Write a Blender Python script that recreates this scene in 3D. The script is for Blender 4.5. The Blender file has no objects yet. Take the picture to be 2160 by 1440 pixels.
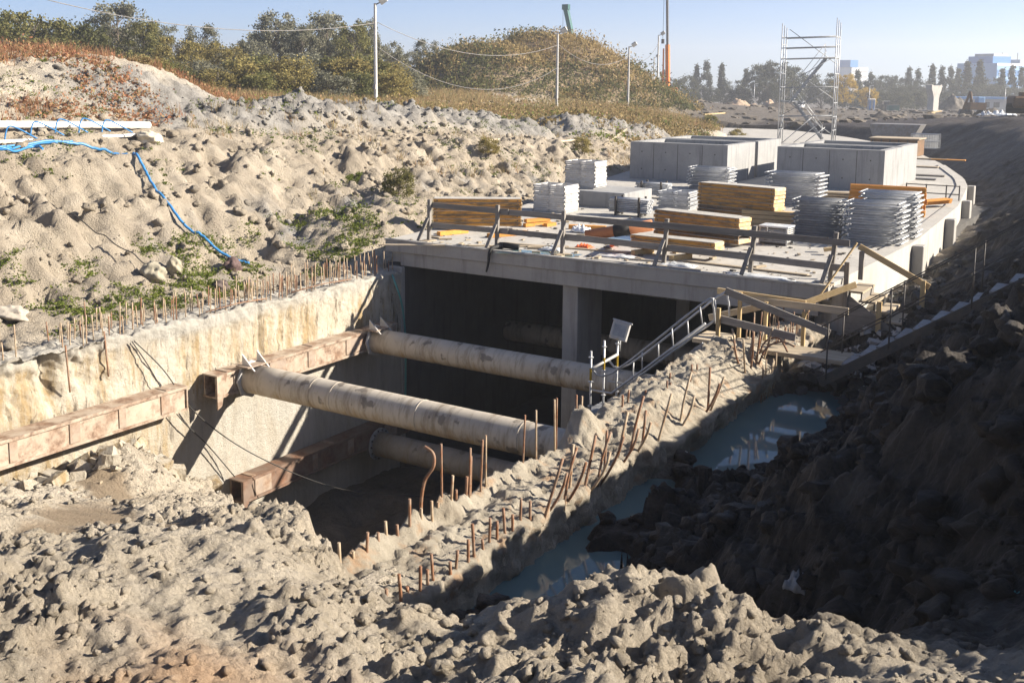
import bpy, bmesh, math, random
import numpy as np
from mathutils import Vector, Matrix, Euler
R = math.radians
random.seed(7); rng = np.random.default_rng(7)
sc = bpy.context.scene
col = sc.collection

# ------------------------------------------------------------------ camera
cam = bpy.data.cameras.new('camera'); cam_o = bpy.data.objects.new('camera', cam); col.objects.link(cam_o)
YAW, PITCH, ROLL = 0.555362, 0.140792, 0.009268
fw = Vector((-math.sin(YAW)*math.cos(PITCH), math.cos(YAW)*math.cos(PITCH), -math.sin(PITCH)))
rt = Vector((math.cos(YAW), math.sin(YAW), 0)); up = rt.cross(fw)
r2 = math.cos(ROLL)*rt + math.sin(ROLL)*up; u2 = -math.sin(ROLL)*rt + math.cos(ROLL)*up
M = Matrix((r2, u2, -fw)).transposed().to_4x4(); M.translation = (0, 0, 4.2)
cam_o.matrix_world = M
cam.sensor_width = 36; cam.lens = 36*2273.5/2160; cam.shift_y = -(720-493.6)/2160
cam.clip_start = 0.1; cam.clip_end = 6000
sc.camera = cam_o

# ------------------------------------------------------------------ sky, sun, exposure
SUN_EL = R(27); SUN_AZ = R(60)            # azimuth from +Y towards +X
w = bpy.data.worlds.new('World'); sc.world = w; w.use_nodes = True
nt = w.node_tree; nt.nodes.clear()
sky = nt.nodes.new('ShaderNodeTexSky'); sky.sky_type = 'NISHITA'; sky.sun_disc = False
sky.sun_elevation = SUN_EL; sky.sun_rotation = SUN_AZ
sky.air_density = 0.5; sky.dust_density = 0.4; sky.ozone_density = 4.5; sky.altitude = 100
bg = nt.nodes.new('ShaderNodeBackground'); bg.inputs['Strength'].default_value = 0.064
wo = nt.nodes.new('ShaderNodeOutputWorld')
nt.links.new(sky.outputs[0], bg.inputs[0]); nt.links.new(bg.outputs[0], wo.inputs[0])
sl = bpy.data.lights.new('sun', 'SUN'); sl.energy = 5.0; sl.angle = R(0.5); sl.color = (1.0, 0.90, 0.76)
so = bpy.data.objects.new('sun', sl); col.objects.link(so)
sd = Vector((math.sin(SUN_AZ)*math.cos(SUN_EL), math.cos(SUN_AZ)*math.cos(SUN_EL), math.sin(SUN_EL)))
so.rotation_euler = sd.to_track_quat('Z', 'Y').to_euler(); so.location = sd*60
vs = sc.view_settings; vs.view_transform = 'Standard'; vs.look = 'None'; vs.gamma = 1; vs.exposure = 1.45
vs.use_curve_mapping = False

# ------------------------------------------------------------------ object helpers
def wloc(o):
    v = Vector((0, 0, 0))
    while o is not None: v = v + o.location; o = o.parent
    return v
def tag(o, label=None, cat=None, group=None, kind=None):
    if label: o['label'] = label
    if cat: o['category'] = cat
    if group: o['group'] = group
    if kind: o['kind'] = kind
    return o
def thing(name, label, cat, loc, group=None, rz=0):
    o = bpy.data.objects.new(name, None); col.objects.link(o); o.location = loc; o.rotation_euler = (0, 0, rz)
    o.empty_display_size = 0.2
    return tag(o, label, cat, group)
def link_mesh(name, me, mat, parent=None, loc=(0, 0, 0)):
    o = bpy.data.objects.new(name, me); col.objects.link(o); o.location = loc
    if mat is not None and not me.materials: me.materials.append(mat)
    if parent is not None: o.parent = parent
    return o
def copy_tree(o, parent=None):
    c = o.copy(); col.objects.link(c); c.parent = parent
    for ch in list(o.children): copy_tree(ch, c)
    return c
def np_mesh(name, V, F, smooth=True, attrs=None):
    """V (n,3) array, F (m,k) int array (k = 3 or 4)"""
    me = bpy.data.meshes.new(name); V = np.asarray(V, np.float32); F = np.asarray(F, np.int32); k = F.shape[1]
    me.vertices.add(len(V)); me.vertices.foreach_set('co', V.ravel())
    me.loops.add(F.size); me.loops.foreach_set('vertex_index', F.ravel())
    me.polygons.add(len(F)); me.polygons.foreach_set('loop_start', np.arange(0, F.size, k, dtype=np.int32))
    me.polygons.foreach_set('loop_total', np.full(len(F), k, np.int32))
    me.polygons.foreach_set('use_smooth', np.full(len(F), smooth, bool))
    me.update(calc_edges=True)
    for n, a in (attrs or {}).items():
        at = me.attributes.new(n, 'FLOAT', 'POINT'); at.data.foreach_set('value', np.asarray(a, np.float32))
    return me
class MB:
    """collects boxes, bars and tubes; build() links them as one mesh object"""
    def __init__(s): s.v = []; s.f = []
    def add(s, vs, fs):
        o = len(s.v); s.v += [tuple(p) for p in vs]; s.f += [tuple(i+o for i in f) for f in fs]; return s
    def box(s, c, d, rot=None):
        x, y, z = (t/2 for t in d)
        P = [Vector(p) for p in ((-x,-y,-z),(x,-y,-z),(x,y,-z),(-x,y,-z),(-x,-y,z),(x,-y,z),(x,y,z),(-x,y,z))]
        if rot is not None:
            m = Euler(rot).to_matrix() if not isinstance(rot, Matrix) else rot
            P = [m @ p for p in P]
        c = Vector(c)
        return s.add([p+c for p in P], [(0,3,2,1),(4,5,6,7),(0,1,5,4),(1,2,6,5),(2,3,7,6),(3,0,4,7)])
    def bb(s, x0, x1, y0, y1, z0, z1): return s.box(((x0+x1)/2, (y0+y1)/2, (z0+z1)/2), (abs(x1-x0), abs(y1-y0), abs(z1-z0)))
    def beam(s, a, b, w, h, up=(0, 0, 1), ext=0.0):
        a = Vector(a); b = Vector(b); d = (b-a); L = d.length; d.normalize(); a = a-d*ext; b = b+d*ext; L += 2*ext
        sd_ = d.cross(Vector(up)); 
        if sd_.length < 1e-4: sd_ = d.cross(Vector((0, 1, 0)))
        sd_.normalize(); u = sd_.cross(d)
        return s.box((a+b)/2, (L, w, h), Matrix((d, sd_, u)).transposed())
    def tube(s, pts, r, n=8, caps=True, r_end=None):
        pts = [Vector(p) for p in pts]; m = len(pts); rings = []; ref = None
        for i, p in enumerate(pts):
            d = (pts[min(i+1, m-1)]-pts[max(i-1, 0)]).normalized()
            if ref is None:
                ref = Vector((0, 0, 1)) if abs(d.z) < .9 else Vector((1, 0, 0))
            a = d.cross(ref).normalized(); b = a.cross(d); ref = b
            rr = r if r_end is None else r+(r_end-r)*i/max(m-1, 1)
            rings.append([p+(a*math.cos(2*math.pi*k/n)+b*math.sin(2*math.pi*k/n))*rr for k in range(n)])
        vs = [q for rg in rings for q in rg]; fs = []
        for i in range(m-1):
            for k in range(n):
                k2 = (k+1) % n; fs.append((i*n+k, i*n+k2, (i+1)*n+k2, (i+1)*n+k))
        if caps: fs.append(tuple(range(n-1, -1, -1))); fs.append(tuple((m-1)*n+k for k in range(n)))
        return s.add(vs, fs)
    def prism(s, poly, z0, z1):
        n = len(poly); vs = [(x, y, z0) for x, y in poly]+[(x, y, z1) for x, y in poly]
        return s.add(vs, [tuple(range(n-1, -1, -1)), tuple(range(n, 2*n))]+[(k, (k+1) % n, n+(k+1) % n, n+k) for k in range(n)])
    def mesh(s, name, origin=(0, 0, 0), smooth=False):
        me = bpy.data.meshes.new(name); o = Vector(origin)
        me.from_pydata([Vector(p)-o for p in s.v], [], s.f); 
        bm = bmesh.new(); bm.from_mesh(me); bmesh.ops.recalc_face_normals(bm, faces=bm.faces); bm.to_mesh(me); bm.free()
        if smooth:
            for p in me.polygons: p.use_smooth = len(p.vertices) == 4
        me.update(); return me
    def build(s, name, mat, parent=None, smooth=False):
        if parent is not None: org = wloc(parent)
        else:
            a = np.array([tuple(p) for p in s.v]); org = Vector(((a[:,0].min()+a[:,0].max())/2, (a[:,1].min()+a[:,1].max())/2, a[:,2].min()))
        me = s.mesh(name, org, smooth); o = link_mesh(name, me, mat, parent)
        if parent is None: o.location = org
        return o
def bevel(o, wd=0.01, seg=1):
    m = o.modifiers.new('bevel', 'BEVEL'); m.width = wd; m.segments = seg; m.limit_method = 'ANGLE'; return o
def sag(a, b, d, n=14):
    a = Vector(a); b = Vector(b); return [a.lerp(b, i/n)-Vector((0, 0, d*4*(i/n)*(1-i/n))) for i in range(n+1)]
def spline(pts, n=6):
    P = [Vector(p) for p in pts]; out = []
    for i in range(len(P)-1):
        p0, p1, p2, p3 = P[max(i-1, 0)], P[i], P[i+1], P[min(i+2, len(P)-1)]
        for k in range(n):
            t = k/n; out.append(.5*((2*p1)+(p2-p0)*t+(2*p0-5*p1+4*p2-p3)*t*t+(3*p1-p0-3*p2+p3)*t**3))
    out.append(P[-1]); return out

# ------------------------------------------------------------------ numpy noise
_u = np.uint32
def _hash(ix, iy, s):
    n = ix.astype(np.int32).view(_u)*_u(374761393) + iy.astype(np.int32).view(_u)*_u(668265263) + _u((s*974711) & 0xffffffff)
    n = (n ^ (n >> _u(13)))*_u(1274126177)
    return n ^ (n >> _u(16))
def perlin(x, y, s=0):
    x = np.asarray(x, float); y = np.asarray(y, float)
    x0 = np.floor(x); y0 = np.floor(y); fx = x-x0; fy = y-y0
    u = fx*fx*fx*(fx*(fx*6-15)+10); v = fy*fy*fy*(fy*(fy*6-15)+10)
    def g(dx, dy):
        a = _hash(x0+dx, y0+dy, s)*(2*np.pi/4294967296.0)
        return np.cos(a)*(fx-dx)+np.sin(a)*(fy-dy)
    a = g(0, 0); b = g(1, 0); c = g(0, 1); d = g(1, 1)
    return 1.5*((a+(b-a)*u)*(1-v)+(c+(d-c)*u)*v)
def fbm(x, y, s=0, o=4, g=.5):
    r = 0; a = 1; f = 1
    for i in range(o): r = r+a*perlin(x*f, y*f, s+i*17); a *= g; f *= 2.03
    return r
def billow(x, y, s=0, o=3, g=.5):
    r = 0; a = 1; f = 1
    for i in range(o): r = r+a*(np.abs(perlin(x*f, y*f, s+i*13))*2-.5); a *= g; f *= 2.1
    return r
def clods(x, y, sc_, s=0, fill=.8):
    """rounded lumps of random size and height"""
    x = x/sc_; y = y/sc_; ix = np.floor(x); iy = np.floor(y); out = np.zeros_like(x)
    for dx in (-1, 0, 1):
        for dy in (-1, 0, 1):
            cx = ix+dx; cy = iy+dy; h1 = _hash(cx, cy, s)/4294967296.0; h2 = _hash(cx, cy, s+1)/4294967296.0; h3 = _hash(cx, cy, s+2)/4294967296.0
            r = .3+.45*h3; d2 = ((x-cx-h1)**2+(y-cy-h2)**2)/(r*r)
            out = np.maximum(out, np.where(h3*7.31 % 1 < fill, np.maximum(0, 1-d2)**.6*r, 0))
    return out
def iclods(x, y, sc_, s=0, fill=.8):
    q = .5*sc_; return clods(x+q*perlin(x/sc_*2.3, y/sc_*2.3, s+7), y+q*perlin(x/sc_*2.3+31, y/sc_*2.3, s+9), sc_, s, fill)
def only(m, fn, x, y):
    """fn evaluated only where the weight m counts"""
    out = np.zeros_like(x); k = m > .01
    if k.any(): out[k] = fn(x[k], y[k])*m[k]
    return out
def sstep(a, b, x): t = np.clip((x-a)/(b-a), 0, 1); return t*t*(3-2*t)
class TPS:
    def __init__(s, pts, lam=1e-3):
        P = np.array(pts, float); s.p = P[:, :2]; n = len(P)
        K = s.k(((s.p[:, None]-s.p[None])**2).sum(2))+lam*np.eye(n); Q = np.hstack([np.ones((n, 1)), s.p])
        A = np.block([[K, Q], [Q.T, np.zeros((3, 3))]]); s.w = np.linalg.solve(A, np.concatenate([P[:, 2], np.zeros(3)]))
    @staticmethod
    def k(d2): return .5*d2*np.log(d2+1e-9)
    def __call__(s, x, y):
        x = np.asarray(x, float); sh = x.shape; x = x.ravel(); y = np.asarray(y, float).ravel(); r = np.empty_like(x)
        for i in range(0, len(x), 40000):
            a = x[i:i+40000]; b = y[i:i+40000]
            r[i:i+40000] = s.k((a[:, None]-s.p[:, 0])**2+(b[:, None]-s.p[:, 1])**2) @ s.w[:-3]+s.w[-3]+s.w[-2]*a+s.w[-1]*b
        return r.reshape(sh)
class Lattice:
    """a slow height function sampled on a lattice and read back bicubically smooth enough (bilinear)"""
    def __init__(s, fn, x0, x1, y0, y1, st):
        s.x0, s.y0, s.st = x0, y0, st; xs = np.arange(x0, x1+st, st); ys = np.arange(y0, y1+st, st)
        X, Y = np.meshgrid(xs, ys, indexing='ij'); s.g = fn(X, Y); s.n = s.g.shape
    def __call__(s, x, y):
        u = np.clip((x-s.x0)/s.st, 0, s.n[0]-1.001); v = np.clip((y-s.y0)/s.st, 0, s.n[1]-1.001)
        i = u.astype(int); j = v.astype(int); u = u-i; v = v-j; g = s.g
        return (g[i, j]*(1-u)+g[i+1, j]*u)*(1-v)+(g[i, j+1]*(1-u)+g[i+1, j+1]*u)*v

# ------------------------------------------------------------------ materials
MT = {}
def nodes(name):
    m = bpy.data.materials.new(name); m.use_nodes = True; t = m.node_tree; t.nodes.clear()
    o = t.nodes.new('ShaderNodeOutputMaterial'); b = t.nodes.new('ShaderNodeBsdfPrincipled'); t.links.new(b.outputs[0], o.inputs[0])
    MT[name] = m; return m, t, b
def N(t, kind, **kw):
    n = t.nodes.new('ShaderNode'+kind)
    for k, v in kw.items():
        if k in n.inputs: n.inputs[k].default_value = v
        else: setattr(n, k, v)
    return n
def noise(t, co, scale, detail=4, rough=.6, w=None):
    n = N(t, 'TexNoise'); n.inputs['Scale'].default_value = scale; n.inputs['Detail'].default_value = detail; n.inputs['Roughness'].default_value = rough
    t.links.new(co, n.inputs['Vector']); return n.outputs['Fac']
def ramp(t, fac, stops):
    n = N(t, 'ValToRGB'); e = n.color_ramp.elements
    while len(e) < len(stops): e.new(.5)
    for i, (p, c) in enumerate(stops): e[i].position = p; e[i].color = (c if len(c) == 4 else (*c, 1))
    t.links.new(fac, n.inputs[0]); return n.outputs[0]
def mix(t, fac, a, b, mode='MIX'):
    n = N(t, 'Mix', data_type='RGBA', blend_type=mode)
    if isinstance(fac, (int, float)): n.inputs[0].default_value = fac
    else: t.links.new(fac, n.inputs[0])
    for v, i in ((a, 6), (b, 7)):
        if isinstance(v, tuple): n.inputs[i].default_value = (*v[:3], 1)
        else: t.links.new(v, n.inputs[i])
    return n.outputs[2]
def math_(t, op, a, b=0.0, clamp=False):
    n = N(t, 'Math', operation=op); n.use_clamp = clamp
    for v, i in ((a, 0), (b, 1)):
        if isinstance(v, (int, float)): n.inputs[i].default_value = v
        else: t.links.new(v, n.inputs[i])
    return n.outputs[0]
def bump(t, b, h, st=.4, dist=.02):
    n = N(t, 'Bump'); n.inputs['Strength'].default_value = st; n.inputs['Distance'].default_value = dist
    t.links.new(h, n.inputs['Height']); t.links.new(n.outputs[0], b.inputs['Normal'])
def coords(t, stretch=None, obj=True, shift=True):
    tc = N(t, 'TexCoord'); o = tc.outputs['Object'] if obj else None
    if not obj: o = N(t, 'NewGeometry').outputs['Position']
    if obj and shift:
        oi = N(t, 'ObjectInfo'); v = N(t, 'VectorMath', operation='ADD'); sc_ = N(t, 'VectorMath', operation='SCALE'); cb = N(t, 'CombineXYZ')
        t.links.new(oi.outputs['Random'], cb.inputs[0]); t.links.new(oi.outputs['Random'], cb.inputs[1]); t.links.new(cb.outputs[0], sc_.inputs[0]); sc_.inputs['Scale'].default_value = 37
        t.links.new(o, v.inputs[0]); t.links.new(sc_.outputs[0], v.inputs[1]); o = v.outputs[0]
    if stretch:
        mp = N(t, 'Mapping'); mp.inputs['Scale'].default_value = stretch; t.links.new(o, mp.inputs['Vector']); o = mp.outputs[0]
    return o
def simple(name, c1, c2=None, scale=3, rough=.7, metal=0, bst=.3, bscale=None, bdist=.01, c3=None, vary=.15, stretch=None, detail=6, spec=.4):
    """mottled material: noise between c1 and c2, spots of c3, slight change of brightness per object"""
    m, t, b = nodes(name); co = coords(t, stretch); c2 = c2 or tuple(v*.75 for v in c1)
    n1 = noise(t, co, scale, detail, .65); c = ramp(t, n1, [(.32, c1), (.68, c2)])
    if c3: c = mix(t, ramp(t, noise(t, co, scale*2.7, 6, .7), [(.55, (0, 0, 0)), (.66, (1, 1, 1))]), c, c3)
    oi = N(t, 'ObjectInfo'); k = math_(t, 'MULTIPLY_ADD', oi.outputs['Random'], 2*vary); t.nodes[-1].inputs[2].default_value = 1-vary
    hs = N(t, 'HueSaturation'); t.links.new(c, hs.inputs['Color']); t.links.new(k, hs.inputs['Value']); c = hs.outputs[0]
    t.links.new(c, b.inputs['Base Color']); b.inputs['Roughness'].default_value = rough; b.inputs['Metallic'].default_value = metal
    b.inputs['Specular IOR Level'].default_value = spec
    if bst: bump(t, b, noise(t, co, bscale or scale*8, 6, .7), bst, bdist)
    return m
# concrete
def concrete(name, base, dark, stain, rough=.85, streak=True):
    m, t, b = nodes(name); co = coords(t, shift=True)
    c = ramp(t, noise(t, co, .9, 8, .7), [(.3, base), (.7, dark)])
    if streak:
        cs = coords(t, (3.0, 3.0, .35)); c = mix(t, ramp(t, noise(t, cs, 1.3, 6, .65), [(.52, (0, 0, 0)), (.72, (.75, .75, .75))]), c, stain)
    c = mix(t, ramp(t, noise(t, co, 14, 5, .7), [(.6, (0, 0, 0)), (.72, (.5, .5, .5))]), c, tuple(v*.6 for v in dark))
    t.links.new(c, b.inputs['Base Color']); b.inputs['Roughness'].default_value = rough; b.inputs['Specular IOR Level'].default_value = .3
    bump(t, b, noise(t, co, 22, 8, .75), .35, .012); return m
concrete('concrete', (.40, .385, .36), (.30, .29, .275), (.20, .19, .175))
concrete('concrete_deck', (.48, .46, .42), (.36, .345, .315), (.22, .205, .18), streak=True)
concrete('concrete_new', (.34, .34, .335), (.25, .253, .255), (.15, .152, .153))
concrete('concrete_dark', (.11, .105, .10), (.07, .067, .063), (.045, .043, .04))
# old sprayed wall of cream colour
m, t, b = nodes('wall_cream'); co = coords(t, shift=False)
c = ramp(t, noise(t, co, .8, 7, .65), [(.28, (.60, .56, .48)), (.5, (.52, .47, .38)), (.72, (.42, .37, .295))])
cs = coords(t, (2.4, 2.4, .4), shift=False); c = mix(t, ramp(t, noise(t, cs, 1.1, 7, .75), [(.46, (0, 0, 0)), (.62, (.9, .9, .9))]), c, (.36, .26, .13))
c = mix(t, ramp(t, noise(t, cs, 2.9, 7, .75), [(.54, (0, 0, 0)), (.64, (.9, .9, .9))]), c, (.13, .105, .075))
at = N(t, 'Attribute', attribute_name='grey'); c = mix(t, at.outputs['Fac'], c, ramp(t, noise(t, cs, 1.6, 6, .7), [(.3, (.50, .48, .43)), (.75, (.34, .32, .28))]))
t.links.new(c, b.inputs['Base Color']); b.inputs['Roughness'].default_value = .92; b.inputs['Specular IOR Level'].default_value = .2
bump(t, b, noise(t, co, 13, 10, .8), 1.0, .07)
# mud-coated wall cap
m, t, b = nodes('wall_mud'); co = coords(t, shift=False)
c = ramp(t, noise(t, co, 1.6, 7, .65), [(.3, (.52, .47, .38)), (.52, (.40, .355, .28)), (.72, (.24, .20, .15))])
c = mix(t, ramp(t, noise(t, co, 3.1, 5, .6), [(.56, (0, 0, 0)), (.68, (.6, .6, .6))]), c, (.42, .24, .12))
t.links.new(c, b.inputs['Base Color']); b.inputs['Roughness'].default_value = .8; b.inputs['Specular IOR Level'].default_value = .3
bump(t, b, noise(t, co, 15, 10, .8), 1.0, .07)
# soils
def soil(name, dry1, dry2, dry3):
    m, t, b = nodes(name); co = coords(t, obj=False)
    c = ramp(t, noise(t, co, .55, 8, .68), [(.27, dry1), (.5, dry2), (.73, dry3)])
    c = mix(t, ramp(t, noise(t, co, 5.5, 6, .7), [(.50, (0, 0, 0)), (.68, (.55, .55, .55))]), c, tuple(v*.62 for v in dry3))
    c = mix(t, ramp(t, noise(t, co, 31, 4, .7), [(.58, (0, 0, 0)), (.70, (.5, .5, .5))]), c, tuple(min(1, v*1.22) for v in dry1))
    g = N(t, 'Attribute', attribute_name='grey'); c = mix(t, g.outputs['Fac'], c, ramp(t, noise(t, co, 1.3, 8, .7), [(.3, (.33, .318, .295)), (.55, (.21, .202, .19)), (.75, (.10, .098, .093))]))
    bk = N(t, 'Attribute', attribute_name='bank'); c = mix(t, bk.outputs['Fac'], c, ramp(t, noise(t, co, .9, 9, .72), [(.3, (.43, .375, .295)), (.5, (.33, .28, .215)), (.7, (.17, .145, .11))]))
    rd = N(t, 'Attribute', attribute_name='rust'); c = mix(t, rd.outputs['Fac'], c, ramp(t, noise(t, co, 2.3, 6, .7), [(.3, (.52, .33, .19)), (.7, (.40, .22, .11))]))
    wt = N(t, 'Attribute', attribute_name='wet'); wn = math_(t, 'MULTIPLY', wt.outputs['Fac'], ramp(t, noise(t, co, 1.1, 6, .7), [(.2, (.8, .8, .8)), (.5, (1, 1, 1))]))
    c = mix(t, wn, c, ramp(t, noise(t, co, 1.7, 8, .72), [(.3, (.075, .06, .047)), (.55, (.042, .034, .028)), (.75, (.024, .02, .017))]))  # wet soil, darkened further so its colour carries part of the shade
    dp = N(t, 'Attribute', attribute_name='damp'); c = mix(t, dp.outputs['Fac'], c, ramp(t, noise(t, co, 1.5, 6, .6), [(.3, (.33, .25, .165)), (.7, (.24, .18, .115))]))
    t.links.new(c, b.inputs['Base Color']); b.inputs['Specular IOR Level'].default_value = .25
    rr = math_(t, 'MULTIPLY_ADD', wt.outputs['Fac'], -.35); t.nodes[-1].inputs[2].default_value = .95; t.links.new(rr, b.inputs['Roughness'])
    vo = N(t, 'TexVoronoi'); vo.inputs['Scale'].default_value = 26; t.links.new(co, vo.inputs['Vector'])
    h = math_(t, 'ADD', math_(t, 'ADD', noise(t, co, 11, 10, .78), math_(t, 'MULTIPLY', noise(t, co, 60, 6, .75), .45)), math_(t, 'MULTIPLY', vo.outputs['Distance'], -.35))
    bump(t, b, h, 1.0, .07); return m
soil('soil', (.58, .52, .43), (.485, .425, .335), (.33, .28, .215))
m, t, b = nodes('boulder'); co = coords(t)
c = ramp(t, noise(t, co, 2.2, 8, .7), [(.3, (.36, .31, .26)), (.7, (.20, .17, .145))])
oi = N(t, 'ObjectInfo'); c = mix(t, 1.0, c, oi.outputs['Color'], 'MULTIPLY')
t.links.new(c, b.inputs['Base Color']); b.inputs['Roughness'].default_value = .85; bump(t, b, noise(t, co, 15, 8, .7), .5, .03)
# water
m, t, b = nodes('muddy_water'); co = coords(t, obj=False)
t.links.new(ramp(t, noise(t, co, .8, 4, .6), [(.3, (.13, .20, .20)), (.7, (.11, .165, .165))]), b.inputs['Base Color'])
b.inputs['Roughness'].default_value = .03; b.inputs['IOR'].default_value = 1.33; b.inputs['Specular IOR Level'].default_value = .5
bump(t, b, noise(t, co, 3, 2, .5), .03, .02)
# steel
def rusty(name, paint, p2, rust1, rust2, lo, hi, metal=0.0, rough=.7, stretch=None, scale=2.2):
    m, t, b = nodes(name); co = coords(t, stretch)
    a = ramp(t, noise(t, co, 1.3*scale, 6, .65), [(.3, paint), (.7, p2)]); r = ramp(t, noise(t, co, 4*scale, 6, .7), [(.3, rust1), (.7, rust2)])
    c = mix(t, ramp(t, noise(t, co, scale, 8, .72), [(lo, (0, 0, 0)), (hi, (1, 1, 1))]), a, r)
    t.links.new(c, b.inputs['Base Color']); b.inputs['Roughness'].default_value = rough; b.inputs['Metallic'].default_value = metal
    bump(t, b, noise(t, co, 30, 6, .7), .3, .006); return m
rusty('rebar_rust', (.28, .20, .14), (.20, .12, .075), (.28, .125, .055), (.15, .065, .03), .42, .58, scale=6)
rusty('rebar_clay', (.42, .34, .24), (.30, .22, .14), (.30, .14, .06), (.20, .09, .035), .5, .66, scale=6)
rusty('waler_steel', (.42, .355, .28), (.31, .24, .18), (.25, .14, .08), (.13, .085, .06), .44, .60)
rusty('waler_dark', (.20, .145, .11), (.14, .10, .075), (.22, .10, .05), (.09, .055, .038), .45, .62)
rusty('waler_plate', (.36, .28, .21), (.25, .205, .17), (.27, .15, .08), (.16, .10, .065), .45, .66, scale=3)
rusty('rust_plain', (.45, .18, .07), (.34, .12, .045), (.22, .08, .035), (.5, .24, .11), .5, .7)
# strut pipe: pale paint, rust and ochre runs below the axis
def strut(name, p1, p2):
    m, t, b = nodes(name); co = coords(t, (1, 1, 1), shift=False); cs = coords(t, (6, 1.2, 1.2), shift=False)
    c = ramp(t, noise(t, co, 1.2, 7, .7), [(.3, p1), (.72, p2)])
    c = mix(t, ramp(t, noise(t, cs, 1.0, 7, .7), [(.48, (0, 0, 0)), (.66, (.8, .8, .8))]), c, (.20, .16, .11))
    sx = N(t, 'SeparateXYZ'); tc = N(t, 'TexCoord'); t.links.new(tc.outputs['Object'], sx.inputs[0])
    low = math_(t, 'MULTIPLY_ADD', sx.outputs['Z'], -3.0); t.nodes[-1].inputs[2].default_value = -.15
    f = math_(t, 'ADD', low, math_(t, 'MULTIPLY', math_(t, 'SUBTRACT', noise(t, cs, 1.7, 8, .75), .5), 2.6), True)
    c = mix(t, math_(t, 'MULTIPLY', f, .9), c, ramp(t, noise(t, co, 5, 6, .7), [(.35, (.36, .23, .07)), (.65, (.17, .105, .05))]))
    c = mix(t, ramp(t, noise(t, co, 3.3, 3, .5), [(.61, (0, 0, 0)), (.66, (.75, .75, .75))]), c, (.12, .10, .08))
    t.links.new(c, b.inputs['Base Color']); b.inputs['Roughness'].default_value = .65
    bump(t, b, noise(t, co, 18, 6, .7), .25, .008)
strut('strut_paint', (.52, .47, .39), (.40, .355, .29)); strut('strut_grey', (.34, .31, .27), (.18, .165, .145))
simple('galvanised', (.50, .51, .52), (.34, .35, .36), 5, .45, .35, .15)
simple('galvanised_dull', (.36, .37, .38), (.22, .23, .24), 5, .55, .3, .15)
simple('white_paint', (.56, .55, .53), (.42, .415, .40), 4, .5, 0, .1, c3=(.5, .42, .3))
simple('dark_steel', (.055, .055, .058), (.10, .085, .07), 5, .6, .3, .2)
simple('steel_grey', (.25, .25, .25), (.16, .155, .15), 4, .6, .2, .2, c3=(.22, .12, .06))
# timber
def wood(name, c1, c2, axis=(1, 14, 14), v=.18):
    m, t, b = nodes(name); co = coords(t, axis); cf = coords(t)
    c = ramp(t, noise(t, co, 1.6, 7, .6), [(.3, c1), (.7, c2)]); c = mix(t, ramp(t, noise(t, cf, 2.2, 6, .7), [(.55, (0, 0, 0)), (.75, (.5, .5, .5))]), c, tuple(q*.5 for q in c2))
    oi = N(t, 'ObjectInfo'); k = math_(t, 'MULTIPLY_ADD', oi.outputs['Random'], 2*v); t.nodes[-1].inputs[2].default_value = 1-v
    hs = N(t, 'HueSaturation'); t.links.new(c, hs.inputs['Color']); t.links.new(k, hs.inputs['Value'])
    t.links.new(hs.outputs[0], b.inputs['Base Color']); b.inputs['Roughness'].default_value = .8; b.inputs['Specular IOR Level'].default_value = .25
    bump(t, b, noise(t, co, 5, 6, .65), .35, .006)
wood('wood_grey', (.27, .25, .225), (.16, .145, .13)); wood('wood_grey_z', (.27, .25, .225), (.16, .145, .13), (14, 14, 1))
wood('wood_new', (.60, .46, .26), (.48, .34, .17)); wood('wood_new_z', (.52, .40, .22), (.38, .27, .13), (14, 14, 1))
wood('wood_orange', (.62, .30, .07), (.48, .21, .045)); wood('wood_plank', (.46, .39, .29), (.34, .275, .19))
# yellow formwork edge: worn, dark smears
m, t, b = nodes('formwork_yellow'); co = coords(t, (1, 5, 5)); cf = coords(t)
c = ramp(t, noise(t, co, 2, 6, .6), [(.3, (.50, .25, .035)), (.7, (.38, .17, .025))]); c = mix(t, ramp(t, noise(t, coords(t, (1.2, 4, 4)), 1.5, 8, .75), [(.47, (0, 0, 0)), (.62, (.85, .85, .85))]), c, (.055, .045, .025))
t.links.new(c, b.inputs['Base Color']); b.inputs['Roughness'].default_value = .6; bump(t, b, noise(t, cf, 20, 5, .7), .3, .005)
simple('formwork_end', (.66, .40, .12), (.60, .50, .36), 7, .7, 0, .2)
simple('plywood_grey', (.50, .48, .43), (.38, .36, .32), 3, .8, 0, .2, c3=(.30, .28, .25))
simple('plastic_blue', (.05, .24, .52), (.04, .19, .44), 3, .35, 0, 0, vary=.05)
simple('plastic_teal', (.10, .30, .27), (.06, .20, .19), 3, .45, 0, 0)
simple('plastic_white', (.80, .78, .74), (.70, .68, .62), 2, .4, 0, 0, c3=(.55, .45, .3))
simple('plastic_sheet', (.72, .74, .75), (.55, .57, .58), 6, .35, 0, .4)
simple('plastic_grey', (.30, .30, .29), (.20, .20, .19), 6, .4, 0, .4)
simple('rubber_black', (.012, .012, .013), (.02, .02, .02), 6, .7, 0, .3)
simple('cable_dark', (.03, .03, .03), (.05, .045, .04), 3, .6, 0, 0)
simple('orange_plastic', (.80, .16, .05), (.65, .11, .03), 3, .5, 0, 0)
simple('paint_orange', (.66, .21, .03), (.52, .15, .02), 2, .5, 0, 0)
simple('paint_teal', (.02, .12, .11), (.03, .09, .09), 2, .5, 0, 0)
simple('cyan_paint', (.06, .28, .36), (.05, .22, .30), 4, .6, 0, 0)
simple('car_blue', (.02, .09, .17), (.02, .09, .17), 1, .25, .3, 0); simple('car_white', (.75, .75, .75), (.7, .7, .7), 1, .3, 0, 0)
simple('glass_dark', (.02, .03, .04), (.02, .03, .04), 1, .08, 0, 0); simple('tyre', (.015, .015, .015), (.02, .02, .02), 1, .8, 0, 0)
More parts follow.
